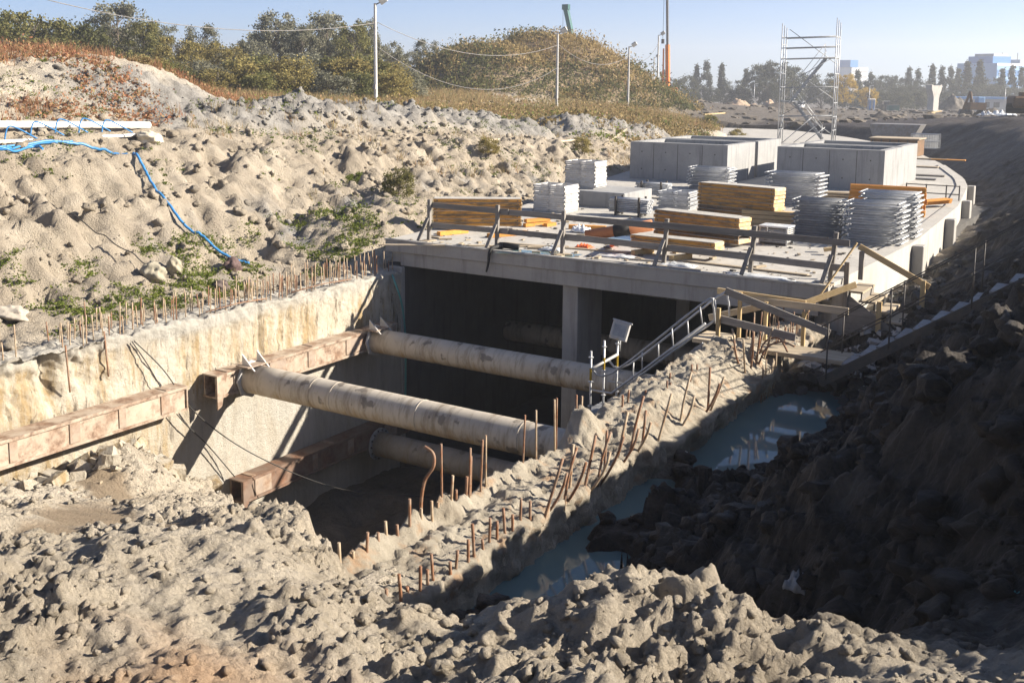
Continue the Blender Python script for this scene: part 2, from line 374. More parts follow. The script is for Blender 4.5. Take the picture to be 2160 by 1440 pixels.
simple('brown_rust_machine', (.20, .11, .05), (.12, .08, .05), 3, .7, 0, .2)
simple('skin', (.45, .28, .2), (.42, .26, .18), 3, .6, 0, 0); simple('trousers', (.03, .04, .07), (.04, .05, .08), 3, .8, 0, 0); simple('vest_orange', (.9, .17, .04), (.8, .14, .03), 3, .7, 0, 0)
simple('facade_white', (.70, .72, .74), (.62, .64, .67), .3, .6, 0, 0); simple('facade_blue', (.09, .26, .55), (.08, .22, .48), .3, .35, 0, 0); simple('facade_sky', (.30, .48, .70), (.27, .44, .65), .3, .4, 0, 0)
simple('facade_grey', (.40, .41, .42), (.33, .34, .35), .3, .7, 0, 0); simple('clay_red', (.42, .15, .08), (.32, .11, .06), 6, .8, 0, .2)
# foliage: colour differs leaf by leaf
def leaf(name, cols, tr=.35, patch=.25):
    m, t, b = nodes(name); g = N(t, 'NewGeometry'); co = g.outputs['Position']
    f = math_(t, 'ADD', math_(t, 'MULTIPLY', g.outputs['Random Per Island'], .55), math_(t, 'MULTIPLY', noise(t, co, patch, 3, .6), .55))
    k = len(cols); c = ramp(t, f, [(.18+.64*i/(k-1), q) for i, q in enumerate(cols)])
    oi = N(t, 'ObjectInfo'); v = math_(t, 'MULTIPLY_ADD', oi.outputs['Random'], .35); t.nodes[-1].inputs[2].default_value = .82
    hs = N(t, 'HueSaturation'); t.links.new(c, hs.inputs['Color']); t.links.new(v, hs.inputs['Value']); c = hs.outputs[0]
    t.links.new(c, b.inputs['Base Color']); b.inputs['Roughness'].default_value = .75; b.inputs['Specular IOR Level'].default_value = .15
    tl = N(t, 'BsdfTranslucent'); t.links.new(c, tl.inputs[0]); ms = N(t, 'MixShader'); ms.inputs[0].default_value = tr
    t.links.new(b.outputs[0], ms.inputs[1]); t.links.new(tl.outputs[0], ms.inputs[2]); t.links.new(ms.outputs[0], t.nodes['Material Output'].inputs[0])
leaf('leaf_olive', [(.10, .11, .04), (.17, .17, .06), (.26, .23, .09)])
leaf('leaf_autumn', [(.15, .14, .05), (.25, .21, .075), (.34, .27, .10)])
leaf('leaf_grey', [(.10, .105, .07), (.17, .17, .12), (.27, .26, .19)])
leaf('leaf_dark', [(.055, .065, .025), (.10, .105, .04), (.15, .145, .055)])
leaf('leaf_yellow', [(.30, .20, .02), (.42, .28, .03), (.50, .36, .06)])
leaf('leaf_far', [(.05, .055, .035), (.085, .09, .055), (.12, .12, .075)])
leaf('scrub_tan', [(.10, .085, .03), (.22, .165, .065), (.34, .25, .11), (.42, .32, .16)], patch=.12)
leaf('grass_dry', [(.15, .15, .06), (.26, .22, .10), (.36, .27, .14), (.34, .20, .115)], patch=.22)
leaf('grass_red', [(.26, .24, .11), (.34, .23, .12), (.34, .15, .085), (.36, .20, .12)], patch=.3)
leaf('grass_green', [(.08, .11, .02), (.13, .17, .03), (.20, .22, .05)], patch=.5)
simple('bark', (.14, .115, .09), (.08, .065, .05), 6, .9, 0, .4)

# ------------------------------------------------------------------ terrain
# world: X across the trench, Y along it (away), Z up; top of the tunnel roof is z = 0, the pit floor about -6
DECK_R = [(22.35,-6.05),(30,-5.9),(40,-6.5),(48,-7.5),(52,-8.3),(62,-11.1),(72,-14.5),(79,-17.6),(87.5,-22.7),(92,-25.9),(98.6,-31.7),(106,-40)]
DECK_L = [(22.35,-17.8),(30,-18.7),(38,-20.6),(46,-22.3),(60,-24.8),(70,-27.2),(81,-30.5),(91,-36),(96,-42),(98,-50)]
def deck_r(y): return np.interp(y, [p[0] for p in DECK_R], [p[1] for p in DECK_R])
def deck_l(y): return np.interp(y, [p[0] for p in DECK_L], [p[1] for p in DECK_L])
plane = lambda x, y: 2.9+.11*x-.355*y
# near heap, pit end, gully and right bank
ptsN = []
for x in (-18, -16, -13, -10, -7.5, -4.5, -2):
    for y in (-2, 1, 3.2): ptsN.append((x, y, plane(x, y)))
for x, y in ((-17,6),(-14,6),(-11,6),(-8.5,5.5),(-17,9),(-14,9),(-11,8.6),(-9,7.6),(-17,11.5),(-14.5,11.5),(-17,14),(-14.5,13.4),(-12.2,11.2)): ptsN.append((x, y, plane(x, y)))
ptsN += [(-16.4, 12.3, -2.85), (-15, 11.7, -2.7), (-16.8, 11, -2.95), (-16.8, 9.5, -2.75)]
ptsN += [(-8.2, 8.4, -.75), (-7.2, 7.0, -.28), (-6.4, 7.2, -.45), (-6.4, 8.2, -.8), (-6.4, 9.5, -.95), (-6.5, 13, -1.1), (-6.5, 18, -1.1)]
ptsN += [(-3.188, 4.770, 1.000), (-3.025, 5.072, 1.050), (-2.708, 5.302, 1.000), (-2.255, 5.490, 1.150), (-1.764, 5.388, 1.100), (-1.392, 5.437, 1.150), (-4.119, 5.420, 0.550), (-5.217, 6.190, 0.200), (-4.350, 5.457, 0.500)]
ptsN += [(-4.6, 6.2, -.6), (-4.0, 6.9, -1.0), (-5.3, 7.4, -1.05), (-3.2, 7.0, -.8), (-2.4, 6.7, -.3)]
for y in (9, 12, 15, 18, 21):
    ptsN += [(-5.5, y, -1.2), (-4.7, y, -1.1), (-3.8, y, -.55), (-2.6, y, .5), (-1.2, y, 1.55), (0.4, y, 2.55), (2.2, y, 2.75), (5, y, 2.7), (9, y, 2.7)]
ptsN += [(-1.0, 7.2, .85), (-.2, 6.2, 1.5), (.8, 7, 2.2), (2.2, 6, 2.6), (0, 4, 1.75), (2, 3, 2.3), (0, 0, 2.75), (4, 0, 2.7), (5, 6, 2.8), (9, 4, 2.7)]
for y in (24, 28, 34, 40):
    o = float(deck_r(y))+5.95
    ptsN += [(-5.6+o, y, -.95), (-4.6+o, y, -.75), (-3+o, y, .25), (-1.2+o, y, 1.5), (.8+o, y, 2.5), (3+o, y, 2.7), (9, y, 2.6)]
tpsN = TPS(ptsN)
# left bank and everything far
ptsL = []
for y in (6, 10, 14, 18, 21): ptsL += [(-17.6, y, -.95), (-19.2, y, -.8), (-20.4, y, -.45), (-22, y, .6), (-23.6, y, 1.45), (-24.6, y, 2.1), (-25.2, y, 2.22), (-27, y, 2.25), (-28.2, y, 2.4)]
for y in (24, 29, 35): ptsL += [(-17.6, y, -.9), (float(deck_l(y))-.4, y, -.05), (float(deck_l(y))-1.8, y, .5), (-22.9, y, 1.0-.01*(y-24)), (-24.0, y, 1.95-.02*(y-24)), (-25, y, 2.15-.02*(y-24)), (-27, y, 2.25-.02*(y-24))]
for y, zc in ((43, 1.43), (51, 1.07), (60, .9)): ptsL += [(float(deck_l(y))-.3, y, -.1), (float(deck_l(y))-2.6, y, zc), (float(deck_l(y))-6, y, zc+.1)]
ptsL += [(-29.500, 23.151, 2.266), (-29.500, 27.900, 2.562), (-29.500, 32.153, 2.553), (-29.500, 36.607, 2.395), (-29.500, 43.935, 1.874), (-29.500, 52.114, 1.610), (-29.500, 65.092, 1.068)]
ptsL += [(-30.802, 19.852, 2.639), (-39.255, 25.340, 2.853), (-30.924, 23.344, 2.651), (-40.233, 34.284, 3.103), (-40.656, 41.111, 2.848), (-43.441, 53.588, 2.503), (-42.091, 62.679, 2.097), (-43.157, 76.203, 1.633), (-43.781, 91.215, 1.312)]
ptsL += [(-67.406, 47.144, 3.131), (-78.251, 64.083, 2.509), (-69.028, 69.823, 2.609), (-61.933, 74.238, 2.686), (-56.230, 83.723, 2.703), (-61.854, 109.838, 2.038), (-57.724, 130.106, 1.294), (-131.077, 84.783, 2.454), (-113.925, 119.164, 2.243)]
ptsL += [(-46.791, 118.957, 0.676), (-39.375, 108.091, 0.582), (-50.591, 146.295, 0.554), (-60.000, 199.728, -0.407), (-49.980, 211.816, -0.844), (-42.245, 240.312, -1.298), (-20.278, 165.028, 0.097), (-14.863, 121.009, 1.095), (-38.253, 127.620, -0.532), (-43.705, 126.593, -0.658), (-31.764, 119.879, 0.184), (-23.924, 103.441, 0.742), (-18.595, 97.332, 1.296), (-13.188, 86.503, 1.777), (-8.925, 77.317, 2.108), (-5.266, 79.595, 2.148), (-12.093, 182.011, 0.205)]
for y in (70, 80, 90): o = float(deck_l(y)); ptsL += [(o-.6, y, .35), (o-3.5, y, 1.1)]
ptsL += [(-74.330, 344.856, -3.422), (-123.670, 314.247, -3.380), (-173.236, 283.953, -0.607), (-271.999, 222.852, 0.483), (-25.038, 375.531, -2.889), (-479.669, 770.914, -3.104), (-842.640, 545.034, -7.027), (-136.668, 983.975, -1.751)]
ptsL += [(9, 24, 2.6), (9, 34, 2.6), (9, 44, 2.5), (3, 44, 2.6), (1, 52, 2.3), (-2, 60, 2.0), (20, 20, 2.6), (20, 60, 1.8), (60, 30, 2), (0, -40, 2.6), (-60, -20, 2.6), (60, -40, 2.4), (-60, 10, 2.4), (-150, 0, 2.5), (150, 60, 1)]
tpsL = TPS(ptsL)
latN = Lattice(tpsN, -20, 12, -6, 48, .2); latL = Lattice(tpsL, -60, 16, -8, 110, .35)
def rim_y(x): return np.interp(x, [-17.6, -16, -14.5, -13, -11.5, -9.8, -8.6, -7.6, -6.8], [14.6, 14.2, 13.3, 12.0, 10.9, 9.9, 9.1, 8.2, 7.6])
PUD = [(-5.2, 16.5, 1.05, 2.7, 0), (-5.72, 12.45, .42, 1.0, 0), (-5.85, 9.9, .36, 1.5, 0), (-5.25, 10.0, .5, 1.0, .15), (-5.2, 9.1, .55, .45, 0)]
MOUNDS = [  # spoil heaps: x, y, rx, ry, h
    (*(-33.753, 22.839, 3.022)[:2], 9.5, 4.2, 1.15), (*(-31.389, 23.718, 3.059)[:2], 5.0, 3.0, .8), (*(-32.225, 27.330, 2.886)[:2], 3.2, 2.0, .6), (*(-39.626, 22.739, 2.893)[:2], 9, 5, 1.6)]
SPOIL = [(-29.300, 23.952, 2.680), (-29.300, 25.039, 2.761), (-29.200, 27.624, 2.782), (-29.200, 29.510, 2.701), (-30.500, 32.971, 2.850), (-30.000, 35.947, 2.641), (-29.500, 38.619, 2.509), (-29.500, 41.924, 2.318), (-29.500, 45.202, 2.257), (-29.000, 47.559, 2.161), (-29.000, 52.065, 1.991), (-29.000, 54.276, 1.824), (-28.500, 57.486, 1.747), (-28.000, 60.369, 1.621)]
HILL = (-63.816, 112.177, 1.981)
HILL2 = (-66.975, 103.091, 2.019)
def wobble(x, y): return x+.5*perlin(x*.35, y*.35, 91), y+.5*perlin(x*.35+9, y*.35, 92)
def hill_add(x, y):
    d = np.sqrt(((x-HILL[0])*.94+(y-HILL[1])*.33)**2/17.0**2+((y-HILL[1])*.94-(x-HILL[0])*.33)**2/15.0**2)
    d2 = np.sqrt((x-HILL2[0])**2/14**2+(y-HILL2[1])**2/12**2)
    return np.maximum(7.2*(1-sstep(.12, 1.05, d)), 5.3*(1-sstep(.15, 1.05, d2)))
CALM = [(-11.1, 8.1, 1.5, .8), (-9.9, 6.7, 1.1, .45), (-13.2, 10.4, 1.6, .55), (-14.6, 11.0, 1.8, .5), (-9.2, 7.6, .7, .45), (-8.3, 5.9, .8, .35), (-6.4, 5.6, .6, .35)]
HEAPS = [(*(-2.862, 5.236, 1.000)[:2], .55, .30), (*(-2.329, 5.670, 1.050)[:2], .42, .36), (*(-2.385, 5.135, 1.100)[:2], .4, .2), (*(-1.748, 5.503, 1.050)[:2], .5, .26), (*(-1.371, 5.554, 1.100)[:2], .5, .22), (*(-7.167, 7.301, -0.400)[:2], .7, .38), (*(-6.613, 7.040, -0.300)[:2], .5, .25), (*(-9.294, 8.394, -1.000)[:2], .75, .30), (*(-2.806, 4.421, 1.200)[:2], .35, .16), (*(-2.132, 5.707, 1.000)[:2], .3, .2), (*(-1.039, 6.984, 1.000)[:2], .6, .3), (*(-1.195, 6.092, 1.100)[:2], .5, .3), (-15.5, 12.3, .9, .4), (-16.2, 12.9, .7, .45)]
def calm_mask(x, y):
    c = np.zeros_like(x)
    if not ((x > -17.6) & (x < -5) & (y > 4) & (y < 14)).any(): return c
    wv_ = 1+.35*perlin(x*1.1, y*1.1, 5)+.2*perlin(x*3, y*3, 6)
    for cx, cy, a_, b_ in CALM:
        u = (x-cx)*.86-(y-cy)*.5; v = (x-cx)*.5+(y-cy)*.86; c = np.maximum(c, 1-sstep(.55, 1.05, np.sqrt((u/a_)**2+(v/b_)**2)*wv_))
    return c
def height(x, y, detail=2):
    """ground height; detail 0 = form only, 1 = coarse lumps, 2 = clods"""
    x = np.asarray(x, float); y = np.asarray(y, float)
    far = (x < -58) | (x > 14) | (y > 108) | (y < -6)
    zl = np.where(far, 0, latL(x, y))
    if far.any(): zl[far] = tpsL(x[far], y[far])
    zn = latN(x, y)
    # left bank extras
    b = np.zeros_like(x)
    for mx, my, rx, ry, hh in MOUNDS: b = b+hh*np.exp(-(((x-mx)*.84+(y-my)*.54)/ry)**2-(((y-my)*.84-(x-mx)*.54)/rx)**2)
    for mx, my, mz in SPOIL:
        q = np.maximum(0, 1-((x-mx)/2.1)**2-((y-my)/2.6)**2); b = np.maximum(b, .72*q)
    b = np.where(y < 104, b, 0); zl = zl+b+hill_add(x, y)
    wl = sstep(-17.45, -17.85, x)                       # left of the trench
    wr = sstep(42, 47, y)                               # right bank hands over to the far ground
    z = np.where(wl > 0, zl*wl+zn*(1-wl), zn)
    zp = np.minimum(zl, np.interp((x-deck_r(y))*np.interp(y, [40, 60, 90], [1, .92, .75]), [-1, .3, 1.3, 3, 4.8, 6.8, 9, 14, 40], [-.95, -.95, -.75, .25, 1.5, 2.4, 3.0, 3.4, 5]))
    zp = np.where((y > 40) & (y < 104) & (x > deck_r(y)-1.5), zp, zl); z = z*(1-wr)+zp*wr; wx = sstep(8, 11.5, x); z = z*(1-wx)+zl*wx; wy = sstep(-3, -5, y); z = z*(1-wy)+zl*wy
    if detail:
        wx_, wy_ = wobble(x, y)
        left = sstep(-17.6, -18.6, x)*sstep(3, 6, y); right = sstep(-6.4, -5.2, x)*sstep(6, 8.5, y); near = (1-left)*(1-right)
        farw = sstep(60, 95, np.hypot(x, y))
        calm = calm_mask(x, y)*near
        gullies = billow(x*.30+.3*perlin(x*.6, y*.6, 31), y*1.25, 33, 3)
        slope = sstep(-19.5, -21, x)*sstep(-26.5, -24.2, x)
        a = near*(1-.9*calm)*(.13*fbm(wx_*.5, wy_*.5, 1, 3)+.05*fbm(x*1.9, y*1.9, 2, 3, .55))
        a = a+left*(1-farw)*(slope*(-.22*gullies*sstep(-.4, .5, perlin(x*.3, y*.22, 25))+.22*np.minimum(0, perlin(wx_*.75, wy_*.75, 26))-.30*sstep(.2, .34, perlin(wx_*.5+7, wy_*.42, 28)+.18*perlin(x*2.2, y*2.2, 36))+.13*perlin(x*.4+.4*perlin(x, y, 30), y*2.1, 29)+.12*fbm(x*1.3, y*1.3, 32, 4, .72)-.16*np.abs(perlin(x*.8+.5*perlin(x*2, y*2, 34), y*1.3, 35)))+.11*fbm(wx_*.6, wy_*.6, 7, 3)+.06*fbm(x*1.9, y*1.9, 8, 3, .6))
        a = a+right*(1-farw)*(.20*fbm(wx_*.5, wy_*.5, 11, 4)+.09*fbm(x*1.8, y*1.8, 12, 3, .6)+.14*billow(wx_*.9, wy_*.9, 13, 2))
        spo = np.zeros_like(x)
        for mx, my, mz in SPOIL: spo = np.maximum(spo, np.clip(1-((x-mx)/2.8)**2-((y-my)/3.2)**2, 0, 1))
        a = a+spo*(.14*billow(wx_*.8, wy_*.8, 14, 2, .55)+.12*fbm(x*1.6, y*1.6, 15, 3, .6))
        a = a+farw*(.35*fbm(x*.06, y*.06, 21, 4))
        if detail > 1:
            for mx, my, rr, hh in HEAPS:
                d2 = ((x-mx)**2+(y-my)**2)/(rr*rr)*(1+.5*perlin(x*3.1, y*3.1, 27)); a = a+.42*hh*np.maximum(0, 1-d2)**.7
            nr = lambda x, y: .032*fbm(x*5.5, y*5.5, 49, 4, .66)+(sstep(-.35, .45, perlin(x*.75+2, y*.75, 23)+.5*perlin(x*2.1, y*2.1, 24))+.10)*(np.maximum(np.maximum(.16*iclods(x, y, .8, 40, .25), .15*iclods(x, y, .36, 41, .35)), .13*iclods(x, y, .17, 44, .5))+.075*iclods(x, y, .08, 47, .6))
            lr = lambda x, y: .07*fbm(x*3.6, y*3.6, 59, 3, .65)+(sstep(-.5, .3, perlin(x*.6+2, y*.6, 23))*.8+.2)*(np.maximum(.24*iclods(x, y, .85, 51, .3), .20*iclods(x, y, .38, 54, .45))+.14*iclods(x, y, .19, 57, .6))
            a = a+only(near*(1-.95*calm), nr, x, y)+only(near*calm, lambda x, y: .012*fbm(x*2.5, y*7, 48, 2), x, y)+only((left*(.45+.55*spo)+right*1.25)*(1-farw), lr, x, y)+only(left*(1-farw), lambda x, y: .05*fbm(x*3.1, y*3.1, 63, 4, .7), x, y)
        z = z+a
        q = np.full(x.shape, 9.0)
        for px, py, rx, ry, _ in PUD: q = np.minimum(q, np.sqrt(((x-px)/rx)**2+((y-py)/ry)**2)*(1+.22*perlin(x*1.7, y*1.7, 61)+.12*perlin(x*5, y*5, 62)))
        gl = sstep(-6.6, -6.3, x)*sstep(-3.2, -4.0, x)*sstep(6.8, 8, y)*sstep(21, 20, y)
        z = np.where(gl > 0, z*(1-gl)+gl*np.where(q < 1.6, np.minimum(z, -1.12), z), z)
        z = z-.42*gl*(1-sstep(.72, 1.1, q)); z = np.where((gl > .5) & (q > 1.25), np.maximum(z, -1.22), z)
    # the trench: end slope and floor
    ry = rim_y(x)+.35*perlin(x*1.1, y*.6, 71)+.15*perlin(x*3.5, y*2.5, 72)
    dep = np.clip(y-ry, 0, 30); fl = -5.95+.18*fbm(x*.8, y*.8, 73, 4)
    ins = (x > -17.6) & (x < -6.62) & (y > 5) & (y < 47.2)
    z = np.where(ins, np.maximum(np.minimum(z, z+.25-dep*1.75-.25*np.minimum(dep*8, 1)), np.minimum(z, fl)), z)
    # keep below the right wall cap and below the roof slab
    cap = (x > -7.15) & (x < -5.92) & (y > 8.4) & (y < 23); z = np.where(cap, np.minimum(z, -1.0), z)
    cap2 = (x > -7.15) & (x < -5.98) & (y > 7.2) & (y <= 8.4); z = np.where(cap2, np.minimum(z, -.72), z)
    und = (y > 22.2) & (x < deck_r(y)-.05) & (x > deck_l(y)+.05) & (y < 106); z = np.where(und, np.where((y < 47.2) & (x > -17.3) & (x < -6.9), np.minimum(z, fl), np.minimum(z, -.75)), z)
    return z
def masks(x, y, z):
    n = perlin(x*.7, y*.7, 81)+.5*perlin(x*2.3, y*2.3, 82)
    ed = np.where(y > 40, deck_r(np.minimum(y, 104))+6.0, 0); wet = sstep(-6.3, -5.6, x-ed+.25*n)*sstep(6.3, 8.2, y+.5*n+.35*(x+5))*(1-sstep(2.4, 3.0, z+.3*n)*.5)*(1-sstep(100, 160, y)*.45)  # muddy soil; shade of the right bank is also painted into this darkening
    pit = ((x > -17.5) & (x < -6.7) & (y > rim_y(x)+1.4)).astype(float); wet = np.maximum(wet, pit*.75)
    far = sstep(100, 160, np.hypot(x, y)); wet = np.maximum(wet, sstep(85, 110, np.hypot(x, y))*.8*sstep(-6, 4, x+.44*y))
    grey = np.zeros_like(x)
    for mx, my, mz in SPOIL: grey = np.maximum(grey, np.clip(1.25-((x-mx)/2.6)**2-((y-my)/3.2)**2+.35*n, 0, 1))
    grey = np.maximum(grey, sstep(.1, .7, n)*sstep(-19, -20, x)*sstep(-24, -21, x)*sstep(12, 22, y))*(1-wet)
    calm = calm_mask(x, y)*(1-sstep(-6.8, -6.2, x)*sstep(6.5, 7.5, y))
    rust = sstep(.25, .8, perlin(x*.45+4, y*.45, 85)+.4*n)*sstep(4.2, 3.2, y)*sstep(-2.2, -4, x)*.8
    return dict(bank=np.clip(sstep(-17.9, -19, x)*sstep(-30, -27, x)*(1-sstep(70, 100, y))*(.75+.35*n), 0, 1)*(1-grey), wet=wet, grey=grey*.9+(1-grey*.9)*.35*sstep(-18, -19, x)*sstep(-26, -24, x)*sstep(-.2, .5, n)*(1-wet), damp=np.maximum(calm*(1-pit)*.85, np.clip(hill_add(x, y), 0, 1)), rust=rust)
def patch(name, xs, ys, detail, hole=None, skirt=.35, drop=0.0):
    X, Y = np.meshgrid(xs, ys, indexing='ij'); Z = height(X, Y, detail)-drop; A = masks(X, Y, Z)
    n, m = X.shape; idx = np.arange(n*m).reshape(n, m)
    F = np.stack([idx[:-1, :-1], idx[1:, :-1], idx[1:, 1:], idx[:-1, 1:]], -1).reshape(-1, 4)
    if hole:
        cx = (X[:-1, :-1]+X[1:, 1:]).ravel()/2; cy = (Y[:-1, :-1]+Y[1:, 1:]).ravel()/2; k = np.ones(len(F), bool)
        x0_, x1_, y0_, y1_ = X[:-1, :-1].ravel(), X[1:, 1:].ravel(), Y[:-1, :-1].ravel(), Y[1:, 1:].ravel()
        for a, b, c, d in hole: k &= ~((x0_ >= a) & (x1_ <= b) & (y0_ >= c) & (y1_ <= d))
        F = F[k]
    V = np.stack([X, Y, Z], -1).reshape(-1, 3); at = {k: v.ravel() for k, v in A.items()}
    if skirt:
        ring = np.concatenate([idx[:, 0], idx[-1, 1:], idx[-2::-1, -1], idx[0, -2:0:-1]]); L = len(ring)
        S = V[ring].copy(); S[:, 2] -= skirt; base = len(V); V = np.vstack([V, S]); nx = np.roll(np.arange(L), -1)
        F = np.vstack([F, np.stack([ring, base+np.arange(L), base+nx, ring[nx]], -1)])
        for k in at: at[k] = np.concatenate([at[k], at[k][ring]])
    o = link_mesh(name, np_mesh(name, V, F, True, at), MT['soil']); return tag(o, kind='structure')
def growing(a, b, s0, g):
    out = [a]; s = s0
    while out[-1] < b: out.append(out[-1]+s); s *= g
    return out
BOX_NEAR = (-7.6, 1.6, 1.2, 9.0); BOX_PIT = (-17.9, -7.6, 1.2, 22.0); BOX_GUL = (-7.6, 1.6, 9.0, 24.0); BOX_LEFT = (-34.0, -17.9, 4.0, 62.0); BOX_RIGHT = (-12, 3.4, 24.0, 62.0)
ar = lambda a, b, s: np.linspace(a, b, int(round((b-a)/s))+1)
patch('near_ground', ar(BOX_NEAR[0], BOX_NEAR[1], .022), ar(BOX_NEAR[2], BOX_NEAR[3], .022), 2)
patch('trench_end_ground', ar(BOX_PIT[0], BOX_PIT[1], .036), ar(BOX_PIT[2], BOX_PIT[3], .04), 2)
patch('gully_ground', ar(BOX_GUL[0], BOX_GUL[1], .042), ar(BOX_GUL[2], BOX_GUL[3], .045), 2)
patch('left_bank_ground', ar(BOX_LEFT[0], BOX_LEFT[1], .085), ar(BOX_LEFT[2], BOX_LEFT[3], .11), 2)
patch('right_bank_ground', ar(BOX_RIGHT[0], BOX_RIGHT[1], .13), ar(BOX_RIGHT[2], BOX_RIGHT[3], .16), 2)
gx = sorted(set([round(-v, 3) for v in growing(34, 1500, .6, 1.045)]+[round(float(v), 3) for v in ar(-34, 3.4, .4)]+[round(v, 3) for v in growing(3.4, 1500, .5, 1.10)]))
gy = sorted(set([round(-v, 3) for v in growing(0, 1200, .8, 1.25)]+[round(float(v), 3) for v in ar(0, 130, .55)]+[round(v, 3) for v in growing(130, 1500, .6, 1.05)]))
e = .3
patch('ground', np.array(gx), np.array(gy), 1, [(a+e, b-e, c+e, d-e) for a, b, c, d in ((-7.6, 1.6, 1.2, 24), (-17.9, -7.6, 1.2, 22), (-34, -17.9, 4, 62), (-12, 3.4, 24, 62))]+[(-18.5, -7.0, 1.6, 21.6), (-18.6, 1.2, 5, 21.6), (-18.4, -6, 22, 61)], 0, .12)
# puddles
def sheet(name, poly, z):
    me = bpy.data.meshes.new(name); me.from_pydata([(x, y, z) for x, y in poly], [], [tuple(range(len(poly)))]); me.update()
    return tag(link_mesh(name, me, MT['muddy_water']), kind='structure')
sheet('puddle_water', [(-6.0, 13.6), (-4.1, 13.6), (-4.1, 19.8), (-6.0, 19.8)], -1.3)
sheet('gully_water', [(-6.1, 8.2), (-4.3, 8.2), (-4.3, 13.59), (-6.1, 13.59)], -1.3)
sheet('side_puddle_water', [(-5.75, 25.5), (-4.4, 25.5), (-4.4, 34), (-5.75, 34)], -.93)

# loose clods and stones lying on the soil
def clod_mesh(rnd, n=1):
    bm = bmesh.new(); bmesh.ops.create_icosphere(bm, subdivisions=n+1, radius=1)
    V = np.array([v.co[:] for v in bm.verts]); F = np.array([[v.index for v in f.verts] for f in bm.faces]); bm.free()
    V *= (1+.5*(rnd.random((len(V), 1))-.5)*2); V *= np.array([1, .6+.5*rnd.random(), .55+.4*rnd.random()]); return V, F
PROT = [clod_mesh(rng, 1) for _ in range(10)]
CRUMB = [clod_mesh(rng, 0) for _ in range(10)]
def scatter(name, x, y, size, mat, label, cat, sink=.25, dens=None):
    k = (calm_mask(x, y) < .35) & (perlin(x*.9, y*.9, 95)+.5*perlin(x*2.5, y*2.5, 96) > rng.uniform(-.6, .5, len(x))); x, y, size = x[k], y[k], size[k]
    z = height(x, y, 2); VV = []; FF = []; o = 0
    for i in range(len(x)):
        V, F = (PROT if size[i] > .045 else CRUMB)[i % 10]; a = rng.random()*6.28; ca, sa = math.cos(a), math.sin(a); s = size[i]
        W = np.empty_like(V); W[:, 0] = (V[:, 0]*ca-V[:, 1]*sa)*s+x[i]; W[:, 1] = (V[:, 0]*sa+V[:, 1]*ca)*s+y[i]; W[:, 2] = V[:, 2]*s+z[i]+s*sink
        VV.append(W); FF.append(F+o); o += len(V)
    V = np.vstack(VV); A = masks(V[:, 0], V[:, 1], V[:, 2]); A['damp'] *= .3
    me = np_mesh(name, V, np.vstack(FF), True, A); ob = link_mesh(name, me, MT[mat]); return tag(ob, label, cat, kind='stuff')
def rnd_size(n, a, b, p=2.6): return a+(b-a)*rng.random(n)**p
n = 15000; x = rng.uniform(-7.4, 1.2, n); y = 2.2+6.4*rng.random(n)**1.3
scatter('loose_soil_clods', x, y, rnd_size(n, .006, .05, 5), 'soil', 'loose crumbs and clods of pale soil on the near heap', 'soil')
n = 11000; x = rng.uniform(-17.2, -7.4, n); y = rng.uniform(3, 13.5, n); k = (y < rim_y(x)-.1); x, y = x[k], y[k]; n = len(x)
scatter('trench_end_clods', x, y, rnd_size(n, .01, .07, 5), 'soil', 'loose clods strewn over the pale slope at the trench end', 'soil')
n = 9000; x = rng.uniform(-6.0, 0.6, n); y = rng.uniform(6.8, 24, n); k = height(x, y, 1) > -1.2; x, y = x[k], y[k]
scatter('gully_clods', x, y, rnd_size(len(x), .012, .16, 4.5), 'soil', 'dark clods and stones on the shaded gully and bank', 'soil')
n = 8000; x = rng.uniform(-31, -18.1, n); y = rng.uniform(8, 46, n); k = x < deck_l(y)-.2; x, y = x[k], y[k]
scatter('bank_clods', x, y, rnd_size(len(x), .02, .17, 5), 'soil', 'clods and stones strewn over the left bank and its spoil ridge', 'soil')

# ------------------------------------------------------------------ tunnel roof, walls of the pit
tun = thing('tunnel_structure', 'grey concrete tunnel box with flat roof slab open at its front end', 'tunnel', (-12, 22.35, 0))
ys_ = np.linspace(22.35, 98, 60); poly = [(float(deck_r(y)), float(y)) for y in ys_]+[(float(deck_l(y)), float(y)) for y in ys_[::-1]]
def strip(name, lo, hi, z0, z1, mat, yy):
    b = MB(); n = len(yy); vs = []
    for y in yy: vs += [(lo(y), y, z0), (hi(y), y, z0), (hi(y), y, z1), (lo(y), y, z1)]
    fs = []
    for i in range(n-1):
        for k in range(4): fs.append((i*4+k, i*4+(k+1) % 4, (i+1)*4+(k+1) % 4, (i+1)*4+k))
    fs += [(3, 2, 1, 0), tuple((n-1)*4+k for k in range(4))]; b.add(vs, fs); return b.build(name, MT[mat], tun)
LY = list(np.linspace(22.62, 98, 60))
strip('roof_slab', lambda y: float(deck_l(y)), lambda y: float(deck_r(y)), -.62, 0, 'concrete_deck', LY)
bevel(MB().bb(-17.8, -6.05, 22.30, 22.615, -.30, .004).build('edge_fascia', MT['concrete'], tun), .02, 2)
bevel(MB().bb(-17.35, -6.25, 22.36, 22.61, -.66, -.305).build('edge_beam', MT['concrete'], tun), .015)
MB().bb(-17.8, -6.04, 22.27, 22.36, .006, .045).build('edge_lip', MT['concrete_deck'], tun)
strip('outer_side_wall', lambda y: float(deck_r(y))-.4, lambda y: float(deck_r(y))+.02, -2.6, .05, 'concrete_deck', [22.63]+list(np.linspace(25, 60, 25)))
for y in (22.5, 29.6, 36.2, 42.4, 48.8):
    x = float(deck_r(y)); bevel(MB().bb(x+.021, x+.32, y, y+.4, -2.2, -.02).build('pilaster', MT['concrete'], tun), .02)
MB().bb(-17.9, -17.2, 22.37, 70, -6.3, -.665).build('left_inner_wall', MT['concrete_dark'], tun)
